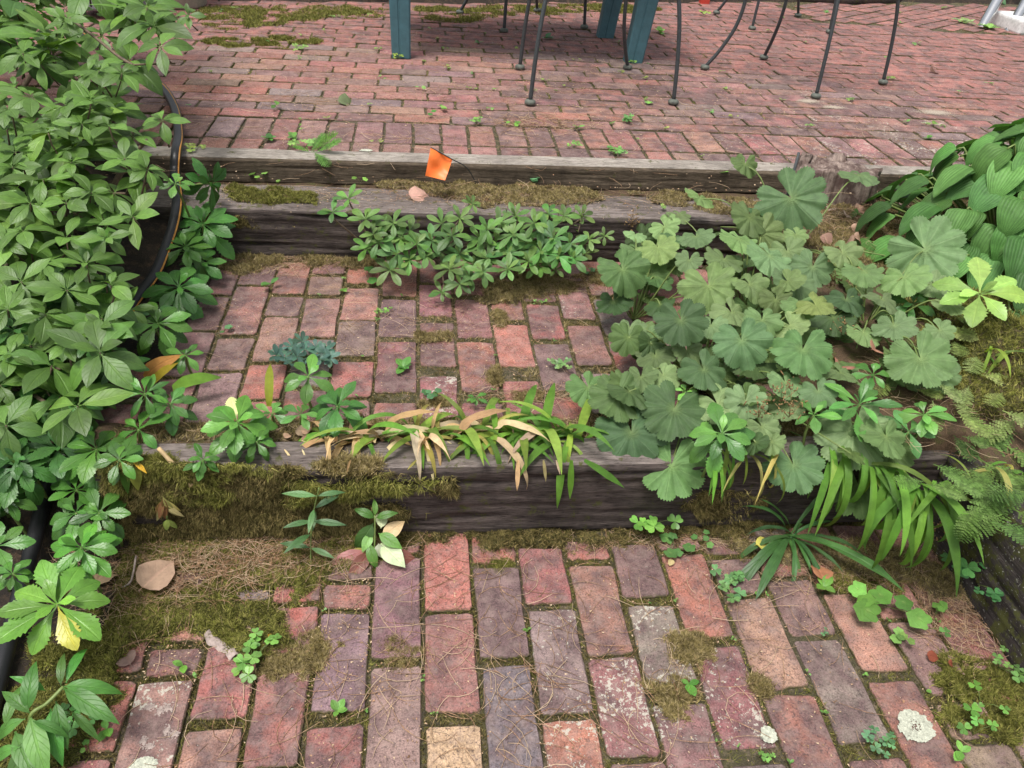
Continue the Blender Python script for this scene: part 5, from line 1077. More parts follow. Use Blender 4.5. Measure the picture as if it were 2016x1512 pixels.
bed('moss_mound', [(1.28, 1.35), (1.9, 1.2), (2.2, 1.7), (1.9, 2.1), (1.35, 1.95), (1.25, 1.6)], rz, .02, 90000, (.008, .02), (.0006, .0014), 'moss', 'mossbase', 'mound of mixed moss rising between the scalloped leaves and the ferns', res=.009, rough=1.6)
bed('needle_litter', [(1.25, 1.95), (2.0, 2.1), (1.9, 2.5), (1.2, 2.5), (1.15, 2.2)], rz, .015, 60000, (.008, .02), (.0005, .0011), 'moss_dry', 'drybase', 'brown litter and dry moss round the stump', res=.009, rough=1.5, kind='litter')
bed('needle_litter', [(-.66, 1.385), (1.05, 1.385), (1.05, 1.465), (-.66, 1.465)], lambda X, Y: .172+(fbm(X*14, Y*14, 12)-.5)*.03, .008, 24000, (.008, .02), (.0005, .001), 'moss_dry', 'drybase', 'brown litter in the narrow strip behind the lowest timber', res=.006, rough=.8, kind='litter')
# hanging moss on the timber front faces
def face_moss(px, Yf, n, Lr, mat, label, thr=.35, W=(.0005, .0012), fq=9, s=3):
    q = [atY(a, b, Yf) for a, b in px]; po = [(p[0], p[2]) for p in q]; a = np.array(po); x = R.uniform(a[:, 0].min(), a[:, 0].max(), n*2); z = R.uniform(a[:, 1].min(), a[:, 1].max(), n*2)
    edge_ = (x-a[:, 0].min())/(a[:, 0].max()-a[:, 0].min()); ok = inpoly(x, z, po) & (fbm(x*fq, z*fq*1.5, s, 5)+R.normal(0, .05, n*2) > thr+.16*np.clip(edge_-.55, 0, 1)+.05); x, z = x[ok][:n], z[ok][:n]; m_ = len(x); th = np.clip(fbm(x*25, z*25, s+4)-.3, 0, 1)*.035
    P = np.stack([x, np.full(m_, Yf)-th*R.random(m_), z], 1); D = R.normal(0, .55, (m_, 3)); D[:, 1] = -np.abs(D[:, 1])-.25; D[:, 2] -= .55; D /= np.linalg.norm(D, axis=1)[:, None]
    return blades('timber_moss', P, D, R.uniform(*Lr, m_), R.uniform(*W, m_), MT[mat], label=label, cat='moss')
face_moss([(205, 905), (560, 915), (890, 935), (905, 965), (880, 1000), (840, 1045), (205, 1048)], 1.267, 170000, (.008, .019), 'moss_dark', 'shaggy olive-brown moss hanging over the left half of the lowest timber', .43)
face_moss([(205, 905), (560, 912), (880, 930), (890, 960), (600, 985), (205, 990)], 1.262, 60000, (.008, .017), 'moss', 'lighter yellow moss fringe along the upper edge of the lowest timber', .50, s=9)
face_moss([(1290, 960), (1500, 965), (1530, 1030), (1340, 1040)], 1.267, 30000, (.006, .014), 'moss_dark', 'dark moss on the timber face below the lobed leaves', .48, s=13)
face_moss([(365, 420), (640, 425), (640, 445), (420, 448)], 2.324, 16000, (.005, .014), 'moss_dark', 'thin moss under the worn edge of the middle timber', .50, s=15)
bed('timber_moss', poly_w([(205, 900), (330, 905), (330, 918), (205, 925)], .2), lambda X, Y: .197+0*X, .012, 12000, (.006, .016), (.0005, .0011), 'moss', 'mossbase', 'moss over the top corner of the lowest timber at the left', rough=1)
bed('timber_moss', poly_w([(610, 905), (700, 905), (760, 914), (740, 925), (600, 925)], .2), lambda X, Y: .195+0*X, .010, 9000, (.006, .014), (.0005, .0011), 'moss_dry', 'mossbase', 'tan moss lump on the edge of the lowest timber below the dry tufts', rough=1.2)

def needles(n, sampler, label, Lr=(.035, .085), rad=.0005, mat='needle'):
    v, f, rr = [], [], []; K = 5; V_ = np.empty((n, K*3, 3)); P, Nn = sampler(n); th = R.uniform(0, 2*np.pi, n); Ln = R.uniform(*Lr, n); cv = R.normal(0, 1.2, n)*1.0
    for k in range(K):
        t = k/(K-1)-.5; a = th+cv*t; s_ = t*Ln; # position along an arc
        x = P[:, 0]+np.cos(th+cv*t*.5)*s_; y = P[:, 1]+np.sin(th+cv*t*.5)*s_; z = P[:, 2]+.0012+np.abs(t)*R.uniform(0, .006, n)+.002*R.random(n)
        for j in range(3):
            q = 2*np.pi*j/3; w = rad*(1-.6*abs(t)*1.2); V_[:, k*3+j, 0] = x-np.sin(a)*np.cos(q)*w; V_[:, k*3+j, 1] = y+np.cos(a)*np.cos(q)*w; V_[:, k*3+j, 2] = z+np.sin(q)*w
    base = (np.arange(n)*K*3)[:, None, None]; fl__ = np.array([(k*3+j, k*3+(j+1) % 3, (k+1)*3+(j+1) % 3, (k+1)*3+j) for k in range(K-1) for j in range(3)])
    me = mesh('pine_needles', V_.reshape(-1, 3), (fl__[None]+base).reshape(-1, 4), smooth=False, attr=dict(rnd=np.repeat(R.random(n), K*3))); return link('pine_needles', me, mat=MT[mat], kind='stuff', label=label, cat='pine needles')
def samp(areas):
    ws = np.array([a[-1] for a in areas], float); ws /= ws.sum()
    def f(n):
        k = R.choice(len(areas), n, p=ws); P = np.zeros((n, 3))
        for i, (cx, cy, rx, ry, zf, w) in enumerate(areas):
            m_ = k == i; c = m_.sum(); P[m_, 0] = cx+rx*np.clip(R.normal(0, .5, c), -1, 1); P[m_, 1] = cy+ry*np.clip(R.normal(0, .5, c), -1, 1); P[m_, 2] = zf(P[m_, 0], P[m_, 1]) if callable(zf) else zf
        return P, None
    return f
def A_(px, py, z, rx, ry, w): p = at(px, py, z); return (p[0], p[1], rx, ry, z+.002, w)
needles(520, samp([(.2, .95, 1.1, .35, .002, 5), A_(900, 1300, 0, .5, .3, 2)]), 'single pine needles scattered over the lower patio bricks', (.045, .11), .0007)
needles(2000, samp([A_(1700, 1110, 0, .22, .07, 4), A_(1880, 1220, 0, .1, .1, 2), A_(400, 1110, .012, .30, .10, 5), A_(280, 1180, .01, .15, .1, 1), A_(1350, 1065, 0, .3, .03, 1.2), A_(600, 1080, .01, .25, .06, 2)]), 'matted brown pine needles along the foot of the lowest timber', (.04, .10), .0005)
needles(1500, samp([A_(1060, 560, ZM, .22, .07, 3), A_(560, 520, ZM, .25, .08, 2), A_(800, 650, ZM, .5, .3, 2), A_(1050, 780, ZM, .2, .05, 1), (.2, 1.42, .8, .04, .18, 3)]), 'pine needles on the middle landing', (.04, .09), .0005)
needles(1500, samp([(.5, 3.0, 2.2, .6, ZU, 3), (.3, 4, 2, 1, ZU, 2), A_(1060, 245, ZU, .2, .1, .6)]), 'pine needles strewn over the upper terrace', (.05, .10), .0007)
needles(1800, samp([(1.5, 2.3, .3, .2, .32, 2), (1.3, 1.5, .25, .3, .27, 2), (.9, 1.75, .4, .35, .17, 2), (.3, 2.45, .9, .06, .316, 1.4)]), 'needles among the moss of the right bank and timber tops', (.04, .09), .0005)
def crumbs(n, sampler, label, rr=(.0008, .003)):
    P, _ = sampler(n); T = np.array([(1, 0, 0), (-.5, .87, 0), (-.5, -.87, 0), (0, 0, .8)]); s_ = R.uniform(*rr, n)[:, None, None]; th = R.uniform(0, 6.28, n); c, s2 = np.cos(th), np.sin(th)
    v = T[None]*s_*np.array([1.4, .8, .7]); x = v[..., 0]*c[:, None]-v[..., 1]*s2[:, None]; y = v[..., 0]*s2[:, None]+v[..., 1]*c[:, None]; v = np.stack([x, y, v[..., 2]], -1)+P[:, None, :]
    f = np.array([(0, 1, 3), (1, 2, 3), (2, 0, 3)]); f = (f[None]+(np.arange(n)*4)[:, None, None]).reshape(-1, 3); me = mesh('crumbs', v.reshape(-1, 3), f, smooth=False, attr=dict(rnd=np.repeat(R.random(n), 4))); return link('litter_crumbs', me, mat=MT['needle'], kind='stuff', label=label, cat='litter')
crumbs(3500, samp([(.2, .9, 1.2, .4, .001, 3), A_(500, 1200, 0, .4, .2, 2)]), 'tiny crumbs of bark and seed on the lower patio')
crumbs(2200, samp([(0, 1.9, .8, .45, ZM+.001, 3), (0, 2.4, 1, .1, .314, 1)]), 'tiny crumbs of litter on the middle landing')
crumbs(5000, samp([(.8, 3.6, 3, 1.2, ZU+.002, 3)]), 'tiny crumbs of litter on the upper terrace', (.001, .004))

# ------------------------------------------------------------------ small weeds
def weed(px, py, z, r, kind, col, label, n=5, group=None, cat='weed', name='seedling', h=.02):
    c = at(px, py, z); P = Plant(name, c, label, cat, group); k = np.linalg.norm(c-CAM)/F
    for i in range(n):
        a = rnd.uniform(0, 6.28); rr = rnd.uniform(.2, 1)*r*k; p = c+V(math.cos(a)*rr, math.sin(a)*rr, h*rnd.uniform(.5, 1.2)); u = mixn(p, .3, .3)
        if kind in ('clover', 'round'): P.leaf(kind, p, nz(V(rnd.uniform(-1, 1), rnd.uniform(-1, 1), 0)), u, r*k*rnd.uniform(.22, .40), col); P.tube([c, (c+p)/2+UP*h*.3, p], .0006, 3)
        else:
            d = V(math.cos(a), math.sin(a), rnd.uniform(.1, .7)); P.leaf(kind, c+UP*h*.4, d, UP-d*.3, r*k*rnd.uniform(.55, 1.0), col)
    P.done()
GC = (.15, .34, .06); GB = (.10, .24, .09)
for a in [
 (500, 1300, 0, 44, 'clover', GC, 'bright clover patch on the moss left of the grey brick', 11), (665, 1405, 0, 26, 'oval', GC, 'pale green seedling in the gap between two lower bricks', 8), (1355, 1352, 0, 26, 'oval', (.12, .33, .05), 'bright two-leaved seedling beside the grey lichened brick', 5),
 (1747, 1195, .02, 58, 'round', GC, 'round-lobed young plant on the brown bricks at the right', 6), (1820, 1238, .01, 34, 'clover', (.12, .30, .06), 'three-lobed dark green leaf lying right of the round-lobed plant', 2), (1840, 1212, .01, 26, 'round', GC, 'pair of small round leaves above the three-lobed leaf', 3), (1768, 1258, .0, 24, 'round', (.17, .30, .08), 'tiny round-leaved seedling below the round-lobed plant', 5),
 (1930, 1385, .01, 34, 'clover', (.14, .33, .05), 'light lobed seedling on the corner moss', 3), (1915, 1445, .01, 40, 'clover', (.12, .31, .05), 'larger lobed seedling below on the corner moss', 4), (1890, 1485, .01, 24, 'oval', GC, 'small seedling at the bottom right between bricks', 4), (1965, 1315, .01, 30, 'clover', (.13, .28, .06), 'clover at the foot of the right timber', 7),
 (1905, 1110, .08, 50, 'clover', (.07, .22, .06), 'blue-green columbine leaf growing up the right timber', 5), (1925, 1150, .08, 36, 'clover', (.07, .22, .06), 'second columbine leaf lower on the right timber', 3),
 (1290, 1030, .03, 50, 'clover', (.13, .32, .05), 'clover climbing the bare timber face at the centre right', 9), (1325, 1090, .0, 34, 'round', (.12, .27, .08), 'round-leaved seedling at the back edge of the lower patio', 5), (1380, 1070, 0, 24, 'round', (.12, .27, .08), 'small round seedling right of the clover on the timber', 4), (1430, 1160, 0, 34, 'clover', (.11, .25, .07), 'clover mat beside the rosette of long dark leaves', 10),
 (1620, 1160, .01, 30, 'oval', (.15, .32, .06), 'pale veined seedling beneath the long dark leaves', 5), (670, 1395, 0, 10, 'oval', GC, 'tiny green shoot above the pale seedling', 3), (1618, 1252, 0, 12, 'clover', GB, 'minute clover at a brick corner right of centre', 4), (1510, 1490, 0, 22, 'clover', GC, 'clover in a joint at the bottom edge', 4), (1735, 1480, 0, 30, 'clover', GB, 'clover mat in the wide joint at the bottom right', 9),
 (362, 1315, 0, 22, 'oval', (.17, .38, .06), 'tiny bright seedling between red bricks at the left', 4), (145, 1435, .0, 40, 'clover', (.09, .26, .05), 'clover beside the lance-leaved plant at bottom left', 6), (213, 1440, 0, 26, 'oval', (.12, .30, .05), 'two-leaved seedling left of the lichened red brick', 4), (175, 1475, 0, 18, 'round', (.16, .34, .08), 'single scalloped seedling leaf at the bottom left', 2),
 (535, 570, ZM, 24, 'oval', (.12, .30, .07), 'three-leaved seedling at the back left of the landing', 3, None, 'weed', 'seedling', .05), (795, 728, ZM, 28, 'oval', (.10, .27, .05), 'small leafy weed in the gap below the middle brick', 9), (1110, 722, ZM, 28, 'clover', (.17, .33, .10), 'pale clover in the joint left of the lobed leaves', 8), (755, 618, ZM, 18, 'clover', GC, 'little clover beside the dark plum brick', 5), (675, 577, ZM, 14, 'oval', GC, 'tiny seedling in a joint at the back of the landing', 4), (722, 553, ZM, 28, 'round', (.08, .22, .05), 'round dark leaf under the left of the azalea', 2), (850, 785, ZM, 20, 'round', GB, 'round-leaved seedling above the dry strap tufts', 5), (440, 655, ZM, 16, 'round', GB, 'tiny seedling near the left edge of the landing', 3), (935, 800, ZM, 30, 'pachy', (.10, .26, .05), 'fresh green sprig among the yellow strap leaves', 7, None, 'weed', 'seedling', .06),
 (640, 490, ZM, 18, 'oval', GC, 'small seedling at the foot of the middle timber', 4), (1158, 545, ZM, 18, 'clover', GB, 'clover mat at the back of the landing near the lobed leaves', 7),
 (1405, 355, .34, 30, 'oval', (.18, .42, .06), 'bright four-leaved seedling standing before the wooden edging', 4, None, 'weed', 'seedling', .07), (1048, 356, .32, 22, 'round', (.13, .30, .12), 'grey-green rosette at the foot of the wooden edging', 7), (1100, 358, .32, 16, 'oval', (.25, .42, .05), 'tiny yellow-green seedling right of the grey-green rosette', 4), (505, 355, .32, 18, 'round', (.17, .36, .07), 'pale seedling below the wooden edging at the left', 3), (545, 362, .32, 14, 'round', (.22, .40, .08), 'smaller pale seedling below the wooden edging', 2), (710, 360, .32, 14, 'round', (.22, .40, .08), 'pale seedling left of the dead leaf on the timber', 2), (900, 352, .32, 16, 'oval', (.07, .20, .05), 'dark seedling at the foot of the flag wire', 4), (1305, 412, .315, 16, 'clover', (.2, .35, .08), 'small seedling on the middle timber near the lobed leaves', 3),
 (530, 277, ZU, 20, 'oval', (.10, .26, .05), 'leafy weed in the header joint at the left of the terrace front', 9), (578, 275, ZU, 20, 'oval', (.14, .30, .06), 'branched weed just right of the header-joint one', 6), (600, 293, ZU, 26, 'clover', (.17, .34, .07), 'creeping weed behind the fern tip on the edging', 9), (382, 300, ZU, 20, 'clover', (.25, .38, .07), 'yellow-green weed at the left end of the wooden edging', 8), (535, 215, ZU, 14, 'round', (.10, .24, .05), 'two dark round leaves on the terrace left of the curled leaf', 3), (850, 230, ZU, 14, 'round', (.09, .28, .06), 'round green leaf in a terrace joint above the flag', 2), (880, 218, ZU, 16, 'oval', (.22, .42, .08), 'light seedling on the terrace above the flag', 4), (938, 245, ZU, 18, 'clover', GC, 'weed strip along the header row above the flag', 8), (1015, 250, ZU, 16, 'round', GC, 'round weed leaf in the header row near the nearest chair foot', 3), (830, 178, ZU, 12, 'round', (.2, .38, .1), 'lone pale weed on the terrace left of the chair', 2), (1240, 240, ZU, 20, 'clover', (.10, .27, .06), 'weed at a brick corner between the two nearest chair feet', 7), (1138, 255, ZU, 16, 'oval', GC, 'narrow weed in the header row', 5), (1130, 292, ZU, 16, 'clover', GC, 'low weed beside the edging at the centre', 5), (1220, 305, ZU, 22, 'clover', (.12, .30, .06), 'weed mat touching the wooden edging right of centre', 9), (1075, 77, ZU, 16, 'oval', (.06, .18, .05), 'dark weed under the table between the iron legs', 8), (1245, 128, ZU, 10, 'clover', (.2, .4, .06), 'small weed at the foot of the right blue-green leg', 5), (785, 117, ZU, 12, 'clover', (.28, .42, .06), 'yellow weed at the foot of the left blue-green leg', 5), (590, 100, ZU, 16, 'clover', (.2, .36, .07), 'weed in a joint of the left terrace', 6), (1385, 30, ZU, 14, 'clover', (.25, .42, .06), 'pale weed near the far chair foot', 6), (1590, 255, ZU, 12, 'clover', (.18, .34, .07), 'small weed in the joint above the metal stake', 4), (1855, 250, ZU, 18, 'strap', (.18, .34, .07), 'small grass tuft on the right of the terrace', 8), (1945, 58, ZU, 22, 'oval', (.2, .38, .08), 'weeds round the foot of the pool ladder rail', 12), (1900, 45, ZU, 20, 'clover', (.25, .38, .12), 'pale weed patch left of the pool ladder', 9), (1300, 66, ZU, 18, 'oval', (.2, .40, .07), 'light weed right of the blue-green table legs', 5), (1275, 208, ZU, 20, 'oval', (.2, .42, .08), 'pale leaf scrap beside the nearest chair foot', 3)]:
    weed(*a)
for k in range(110):
    px, py = rnd.uniform(360, 1980), rnd.uniform(20, 300)
    mk, x0, y0, res = masks['U']; c = at(px, py, ZU); best = None
    for _ in range(30):
        x_, y_ = c[0]+rnd.uniform(-.12, .12), c[1]+rnd.uniform(-.12, .12); i, j = int((x_-x0)/res), int((y_-y0)/res)
        if 0 <= j < mk.shape[0] and 0 <= i < mk.shape[1] and not mk[j, i]: best = (x_, y_); break
    if best is None or (px > 1300 and rnd.random() < .5): continue
    q = proj((best[0], best[1], ZU)); kd, nl_ = rnd.choice(('clover', 'oval', 'clover')), rnd.choice((2, 3, 4)); weed(q[0], q[1], ZU, rnd.uniform(6, 13), kd, (.16*rnd.uniform(.7, 1.5), .31, .06), 'tiny %s-leaved %s seedling %s' % ({2: 'two', 3: 'three', 4: 'four'}[nl_], 'clover' if kd == 'clover' else 'plain', near(*q)), nl_, 'tiny seedlings in the terrace joints', h=.012)
for k in range(46):
    t = rnd.choice('LM'); z = ZL if t == 'L' else ZM; px, py = (rnd.uniform(420, 1850), rnd.uniform(1080, 1500)) if t == 'L' else (rnd.uniform(430, 1180), rnd.uniform(520, 800))
    mk, x0, y0, res = masks[t]; c = at(px, py, z); best = None
    for _ in range(40):
        x_, y_ = c[0]+rnd.uniform(-.08, .08), c[1]+rnd.uniform(-.08, .08); i, j = int((x_-x0)/res), int((y_-y0)/res)
        if 0 <= j < mk.shape[0] and 0 <= i < mk.shape[1] and not mk[j, i]: best = (x_, y_); break
    if best is None: continue
    q = proj((best[0], best[1], z)); kd, nl_ = rnd.choice(('clover', 'oval')), rnd.choice((2, 3)); weed(q[0], q[1], z, rnd.uniform(6, 11), kd, (.14, .30, .06), 'tiny %s-leaved %s seedling %s' % ({2: 'two', 3: 'three'}[nl_], 'clover' if kd == 'clover' else 'plain', near(*q)), nl_, 'tiny seedlings in the lower joints', h=.01)

# blue-green sprig
bs = at(605, 700, ZM); P = Plant('blue_green_sprig', bs, 'low blue-green sprig with small rounded leaves on the landing', 'plant')
for px, py in ((550, 690), (575, 682), (600, 688), (622, 684), (640, 695), (560, 705), (585, 702), (612, 704), (632, 708), (570, 715), (545, 700), (650, 705), (595, 672), (580, 692), (645, 688)):
    p = at(px, py, ZM+.05); P.whorl(p, mixn(p, .3, .5), 'azalea', 7, .026, (.065, .15, .105), inner=False, wid=1.2); P.tube([bs, (p+bs)/2-UP*.01, p], .0012, 4)
P.done()
# lance-leaved plant, bottom left
c = at(95, 1400, .06); P = Plant('lance_leaved_plant', c, 'plant with long pointed glossy leaves in the bottom left corner', 'plant')
for bx, by, bz, tx, ty, tz, Lw in ((125, 1352, .12, 232, 1353, .12, 1), (125, 1355, .12, 225, 1420, .09, 1.05), (120, 1350, .12, 120, 1282, .15, .9), (130, 1345, .12, 168, 1262, .13, .8), (55, 1400, .1, 58, 1310, .16, 1.2), (60, 1410, .1, 95, 1520, .05, 1.3), (100, 1395, .09, 118, 1500, .05, 1.1), (110, 1380, .1, 130, 1470, .06, 1), (50, 1415, .09, -20, 1455, .06, 1.1), (60, 1405, .1, 5, 1360, .12, 1), (40, 1470, .08, -20, 1500, .05, 1.2), (30, 1440, .08, 70, 1530, .05, 1.2), (65, 1420, .1, 130, 1440, .1, .9), (10, 1430, .08, 30, 1350, .12, 1), (90, 1360, .1, 30, 1330, .14, .9), (80, 1440, .08, 20, 1530, .04, 1.3), (140, 1400, .07, 190, 1455, .03, .8)):
    a, b = at(bx, by, bz), at(tx, ty, tz); d = nz(b-a); n = nz(toward_cam(a)*.5+UP*.7+V(rnd.uniform(-.25, .25), 0, 0)); P.leaf('lance', a, nz(d+n*.45), n, np.linalg.norm(b-a)*1.15, (.07*rnd.uniform(.8, 1.4), .21, .035), Lw)
P.tube(smooth_path([at(60, 1470, .0), at(60, 1410, .1), at(92, 1385, .11), at(125, 1352, .12)], 5), .003, 6); P.done()
for px, py in ((12, 1405), (95, 1445), (105, 1462), (50, 1268)):
    pass
# willow-leaved seedling
st = [at(612, 1118, 0), at(612, 1060, .06), at(617, 1010, .12), at(628, 960, .19)]; sp__ = smooth_path(st, 6); P = Plant('narrow_leaved_seedling', st[0], 'upright seedling with narrow opposite leaves in front of the mossy timber', 'plant')
P.tube(sp__, .0014, 5)
for i, p in enumerate(sp__[4::3]):
    for s_ in (-1, 1):
        th = (i % 2)*1.1+rnd.uniform(-.5, .5); P.leaf('willow', p, V(s_*math.cos(th), s_*math.sin(th)-.25, rnd.uniform(.1, .6)), UP+V(0, -.4, 0), rnd.uniform(.05, .075), (.10, .22, .08), 1.25)
for px, py, dx in ((560, 1095, -1), (590, 1120, .3), (575, 1110, -.6), (600, 1112, .8)): a = at(600, 1105, .01); P.leaf('plant', a, V(dx, -.7, .25), UP, .055, (.05, .15, .05), 2.2)
P.done()
# dying plant
c = at(735, 1110, 0); P = Plant('withering_plant', c, 'half-dead plant with pale, green and purple-red leaves in front of the bare timber', 'plant')
WP = (.52, .60, .38)
for bx, by, bz, tx, ty, tz, col, w in ((735, 1030, .07, 700, 1085, .03, GS, 1.1), (745, 1050, .06, 785, 1075, .05, (.12, .28, .06), 1.1), (750, 1040, .07, 752, 1005, .09, WP, 1.5), (752, 1060, .05, 790, 1030, .07, (.62, .46, .24), 1.4), (750, 1070, .04, 790, 1108, .03, WP, 1.4), (745, 1070, .04, 748, 1095, .03, WP, 1.7), (760, 1085, .02, 818, 1105, .01, (.28, .10, .08), 1), (725, 1080, .02, 680, 1110, .01, (.40, .38, .08), 1.2), (730, 1085, .02, 690, 1135, .0, (.30, .10, .07), 1), (728, 1070, .04, 735, 1115, .02, GS, 1), (720, 1085, .02, 655, 1108, .01, (.33, .12, .10), .8), (745, 1080, .02, 768, 1090, .02, (.45, .16, .05), 1.2), (738, 1020, .09, 705, 1000, .12, GS, .9), (740, 1020, .09, 775, 1008, .11, GS, .9), (738, 1015, .1, 740, 985, .13, GC, .8), (732, 1050, .05, 715, 1080, .04, (.16, .32, .07), 1.2)):
    a, b = at(bx, by, bz), at(tx, ty, tz); d = nz(b-a); n = nz(toward_cam(a)*.7+UP*.4+V(rnd.uniform(-.35, .35), 0, 0)); P.leaf('lance', a, nz(d+n*.3), n, np.linalg.norm(b-a)*1.2, col, w*1.5)
P.tube(smooth_path([c, at(738, 1060, .05), at(738, 1015, .1)], 5), .0018, 5); P.done()
# wilted hanging sprig
c = atY(318, 945, 1.262); P = Plant('wilted_sprig', c, 'wilted sprig hanging head down over the mossy timber at the left', 'plant')
P.tube(smooth_path([c, c-UP*.05+V(0, -.01, 0), c-UP*.09+V(0, -.02, 0)], 5), .0022, 5)
for k in range(9): a = c-UP*rnd.uniform(.03, .06)+V(0, -.015, 0); P.leaf('willow', a, V(rnd.uniform(-.8, .8), -.3, -.7), V(0, -1, .3), .05, rnd.choice(((.35, .33, .10), (.28, .15, .06), (.42, .36, .14))), 1.4)
for k in range(6): a = c-UP*.09+V(0, -.02, 0); P.leaf('willow', a, V(rnd.uniform(-.7, .7), -.3, -1), V(0, -1, .3), .032, (.22, .30, .07), 2.2)
P.done()
# fern tip lying over the edging
c = at(610, 300, .385); P = Plant('fern_tip', c, 'dark green fern tips poking up through the joint and over the wooden edging', 'fern'); P.part = 'frond'
for tx, ty, tz in ((655, 262, .45), (640, 268, .42), (662, 285, .42), (600, 295, .39), (635, 330, .38), (575, 298, .385)):
    t = at(tx, ty, tz); d = t-c; P.leaf('fern', c+V(rnd.uniform(-.02, .02), 0, 0), d+UP*.03, UP+V(0, -.6, 0), np.linalg.norm(d)*1.05, (.10, .24, .04), .6)
P.done()
# fallen leaves, stick, bark, lichens
def fallen(px, py, z, r, col, label, var=0, tilt=.2, ang=None, kind='deadl', wid=1.0, name='fallen_leaf', cat='fallen leaf'):
    c = at(px, py, z); k = np.linalg.norm(c-CAM)/F; a = rnd.uniform(0, 6.28) if ang is None else ang; d = V(math.cos(a), math.sin(a), 0); n = nz(UP+V(rnd.uniform(-tilt, tilt), -.35, 0)); d = nz(d-n*(d@n)); x = np.cross(d, n); zz = np.cross(x, d); s = r*2*k
    me = L[kind][var % len(L[kind])].copy(); me.name = name; o = link(name, me, color=col, label=label, cat=cat); m_ = np.eye(4); m_[:3, 0] = x*s*wid; m_[:3, 1] = d*s; m_[:3, 2] = zz*s; m_[:3, 3] = c-d*s*.45+UP*.010; o.matrix_world = Matrix(m_.tolist()); return o
fallen(822, 388, .315, 24, (.50, .30, .24), 'pinkish tan dead leaf on the middle timber below the flag', 0, ang=.2)
fallen(683, 203, ZU, 22, (.16, .20, .10), 'curled grey-green fallen leaf on the terrace', 1, ang=.1)
fallen(205, 1130, .02, 36, (.50, .35, .22), 'crumpled tan leaf beside the toothed whorls at the left', 2, ang=1.2)
fallen(306, 1138, .03, 40, (.40, .27, .19), 'smooth tan heart-shaped dead leaf lying on the moss', 0, ang=1.0, tilt=.05)
fallen(1615, 1128, .02, 26, (.38, .17, .09), 'rust-brown dead leaf among the long dark leaves', 1, ang=1.4)
fallen(1732, 480, .30, 24, (.48, .22, .12), 'orange-brown dead leaf at the edge of the ribbed-leaf mound', 0, ang=.1)
fallen(1725, 690, .33, 22, (.33, .17, .11), 'dark brown curled leaf in the right-hand bed', 1, ang=.5)
fallen(1660, 720, .31, 28, (.27, .13, .09), 'dark reddish dead leaf under the scalloped leaves', 2, ang=.8)
fallen(1832, 1298, .002, 12, (.25, .07, .04), 'small dark red leaf scrap on the brown brick', 0, ang=-.3)
fallen(1870, 1312, .002, 8, (.25, .07, .04), 'smaller dark red leaf scrap right of the first', 1, ang=-.3)
fallen(1785, 415, .30, 22, (.52, .40, .36), 'pale pinkish dead leaves right of the stump', 2, ang=.6)
fallen(1840, 143, ZU, 12, (.15, .08, .06), 'small dark curled leaf on the far right terrace', 1, ang=.2)
fallen(538, 1262, .006, 12, (.60, .28, .03), 'small orange leaf scrap on the moss', 2, ang=.4)
fallen(250, 1300, .004, 22, (.30, .20, .17), 'grey-brown dead leaf half sunk in moss at the left', 1, ang=2.2)
fallen(1320, 1112, 0, 8, (.5, .4, .2), 'tiny tan scrap near the back of the lower patio', 0)
fallen(1500, 1075, .02, 22, (.50, .45, .10), 'yellow leaf lying at the left of the leaf rosette', 0, ang=.3, wid=.7)
for k in range(26):
    px, py = rnd.uniform(480, 1150), rnd.uniform(850, 885); fallen(px, py, .185, rnd.uniform(8, 15), rnd.choice(((.42, .27, .18), (.30, .18, .12), (.5, .36, .24))), 'small withered leaf behind the timber, '+near(px, py), k, .5)['group'] = 'withered leaves behind the lowest timber'
for k in range(30):
    p_ = (rnd.uniform(1.2, 1.95), rnd.uniform(2.05, 2.5)); q = proj((*p_, .31)); fallen(q[0], q[1], .31, rnd.uniform(8, 18), rnd.choice(((.42, .27, .2), (.30, .18, .14), (.5, .38, .32))), rnd.choice(('curled', 'flat', 'folded', 'crumpled'))+' brown dead leaf in the litter '+near(q[0], q[1]), k, .6)['group'] = 'dead leaves round the stump'
a, b = at(312, 882, .235), at(378, 957, .175); mb = MB(); mb.tube(smooth_path([a, a*.6+b*.4+UP*.001, b], 5), [.0045]*5+[.0052]*5+[.0056], 9); MT['tanstick'] = plain('tan_stick', (.48, .34, .17), .7, 0, 60, .3); mb.build('stick', MT['tanstick'], origin=a, loc=Vector(a), label='pale tan stick lying over the mossy end of the lowest timber', cat='stick')
a, b = at(262, 1150, .015), at(232, 1160, .01); mb = MB(); mb.tube(smooth_path([at(268, 1095, .03), at(262, 1130, .025), at(255, 1148, .02), at(232, 1162, .01)], 5), .0022, 6); mb.build('dry_tendril', MT['bark_chip'], label='grey twisted dry tendril between the two tan leaves', cat='twig')
def chip(px, py, L_, W_, ang, label, mat='bark_chip', z=0, name='bark_piece', cat='bark'):
    c = at(px, py, z); v, f = [], []; n = 12
    for k in range(n+1):
        t = k/n-.5; w = W_*(.55+.45*math.cos(t*2.6))*(.75+.5*hash2(k, 3, L_*99)); cx_ = W_*.3*math.sin(t*5)
        for j, (a, h) in enumerate(((-1, .002), (-.4, .008), (.4, .009), (1, .002))): v.append((t*L_, cx_+a*w/2, h+.003*hash2(k, j, 7)))
    for k in range(n):
        for j in range(3): a = k*4+j; f.append((a, a+4, a+5, a+1))
    me = mesh(name, v, f); me.materials.append(MT[mat]); o = link(name, me, label=label, cat=cat, loc=Vector(c)); o.rotation_euler.z = ang; return o
chip(436, 1272, .085, .026, -.9, 'silvery grey piece of bark lying on the bricks at the left')
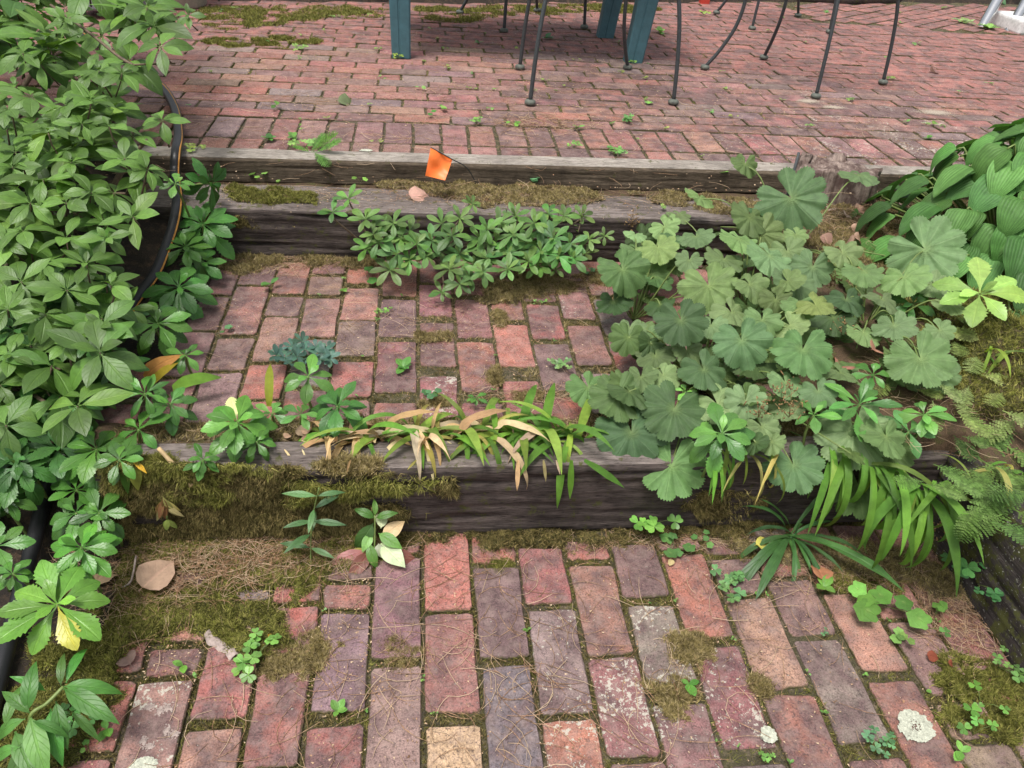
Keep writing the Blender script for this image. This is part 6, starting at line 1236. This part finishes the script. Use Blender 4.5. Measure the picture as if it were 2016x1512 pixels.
def lichen(px, py, rx, ry, z, label, mat='lichen', hole=True, name='lichen_patch', cat='lichen', n=2600):
    c = at(px, py, z); k = np.linalg.norm(c-CAM)/F; r_ = rx*k; ry_ = ry*k
    v, f = [], []; th = R.uniform(0, 2*np.pi, n); rr = np.sqrt(R.random(n)) if mat == 'lichen' else np.abs(R.normal(0, .42, n)); out = .62+.62*fbm(np.cos(th)*2.6+9, np.sin(th)*2.6+9, 5); rr = rr*out
    if hole: keep = (rr > .42*(.7+.6*R.random(n))) | (R.random(n) < .22); th, rr = th[keep], rr[keep]
    n = len(th); x = np.cos(th)*rr*r_; y = np.sin(th)*rr*ry_; s_ = R.uniform(.0010, .0028, n)*(1 if mat == 'lichen' else .75); a = R.uniform(0, 6.28, n)
    T = np.array([(math.cos(q)*w, math.sin(q)*w, h) for q, w, h in ((0, 1, 0), (1.05, .7, .2), (2.1, 1, 0), (3.14, .75, .25), (4.2, 1, 0), (5.2, .7, .1))]+[(0, 0, .55)]); v = T[None]*s_[:, None, None]
    v = v+np.stack([x, y, np.full(n, .0008)+.001*R.random(n)], 1)[:, None, :]; fc = np.array([(i, (i+1) % 6, 6) for i in range(6)]); f = (fc[None]+(np.arange(n)*7)[:, None, None]).reshape(-1, 3)
    me = mesh(name, v.reshape(-1, 3), f, smooth=False); me.materials.append(MT[mat]); return link(name, me, label=label, cat=cat, loc=Vector((c[0], c[1], z+.001)))
lichen(1800, 1430, 30, 30, 0, 'round white lichen rosette on the red brick near the bottom right')
lichen(1512, 1447, 14, 16, 0, 'small white lichen cut by the edge of a lower brick', hole=False, n=700)
lichen(283, 1507, 22, 14, 0, 'white lichen spot on the pale red brick at the bottom left', hole=False, n=900)
lichen(720, 297, 12, 6, ZU, 'white lichen spot on a dark header brick behind the edging', hole=False, n=500)
lichen(1840, 222, 42, 22, ZU+.003, 'larger pale sandy patch on the right of the terrace', 'sand', False, 'sand_patch', 'sand', 5000)
lichen(1590, 200, 30, 16, ZU+.003, 'pale sandy patch beside the right front chair foot', 'sand', False, 'sand_patch', 'sand', 2600)
lichen(1640, 212, 28, 14, ZU+.003, 'small sandy patch just right of the chair foot one', 'sand', False, 'sand_patch', 'sand', 2200)
for k in range(7): lichen(rnd.uniform(240, 345), rnd.uniform(1360, 1480), rnd.uniform(7, 13), rnd.uniform(7, 13), .0015, '%s pale lichen speck on the big red brick at the left' % ('topmost', 'small round', 'wide', 'faint', 'lowest', 'broken', 'tiny')[k], 'bark_chip', False, n=160)['group'] = 'lichen specks on the left red brick'
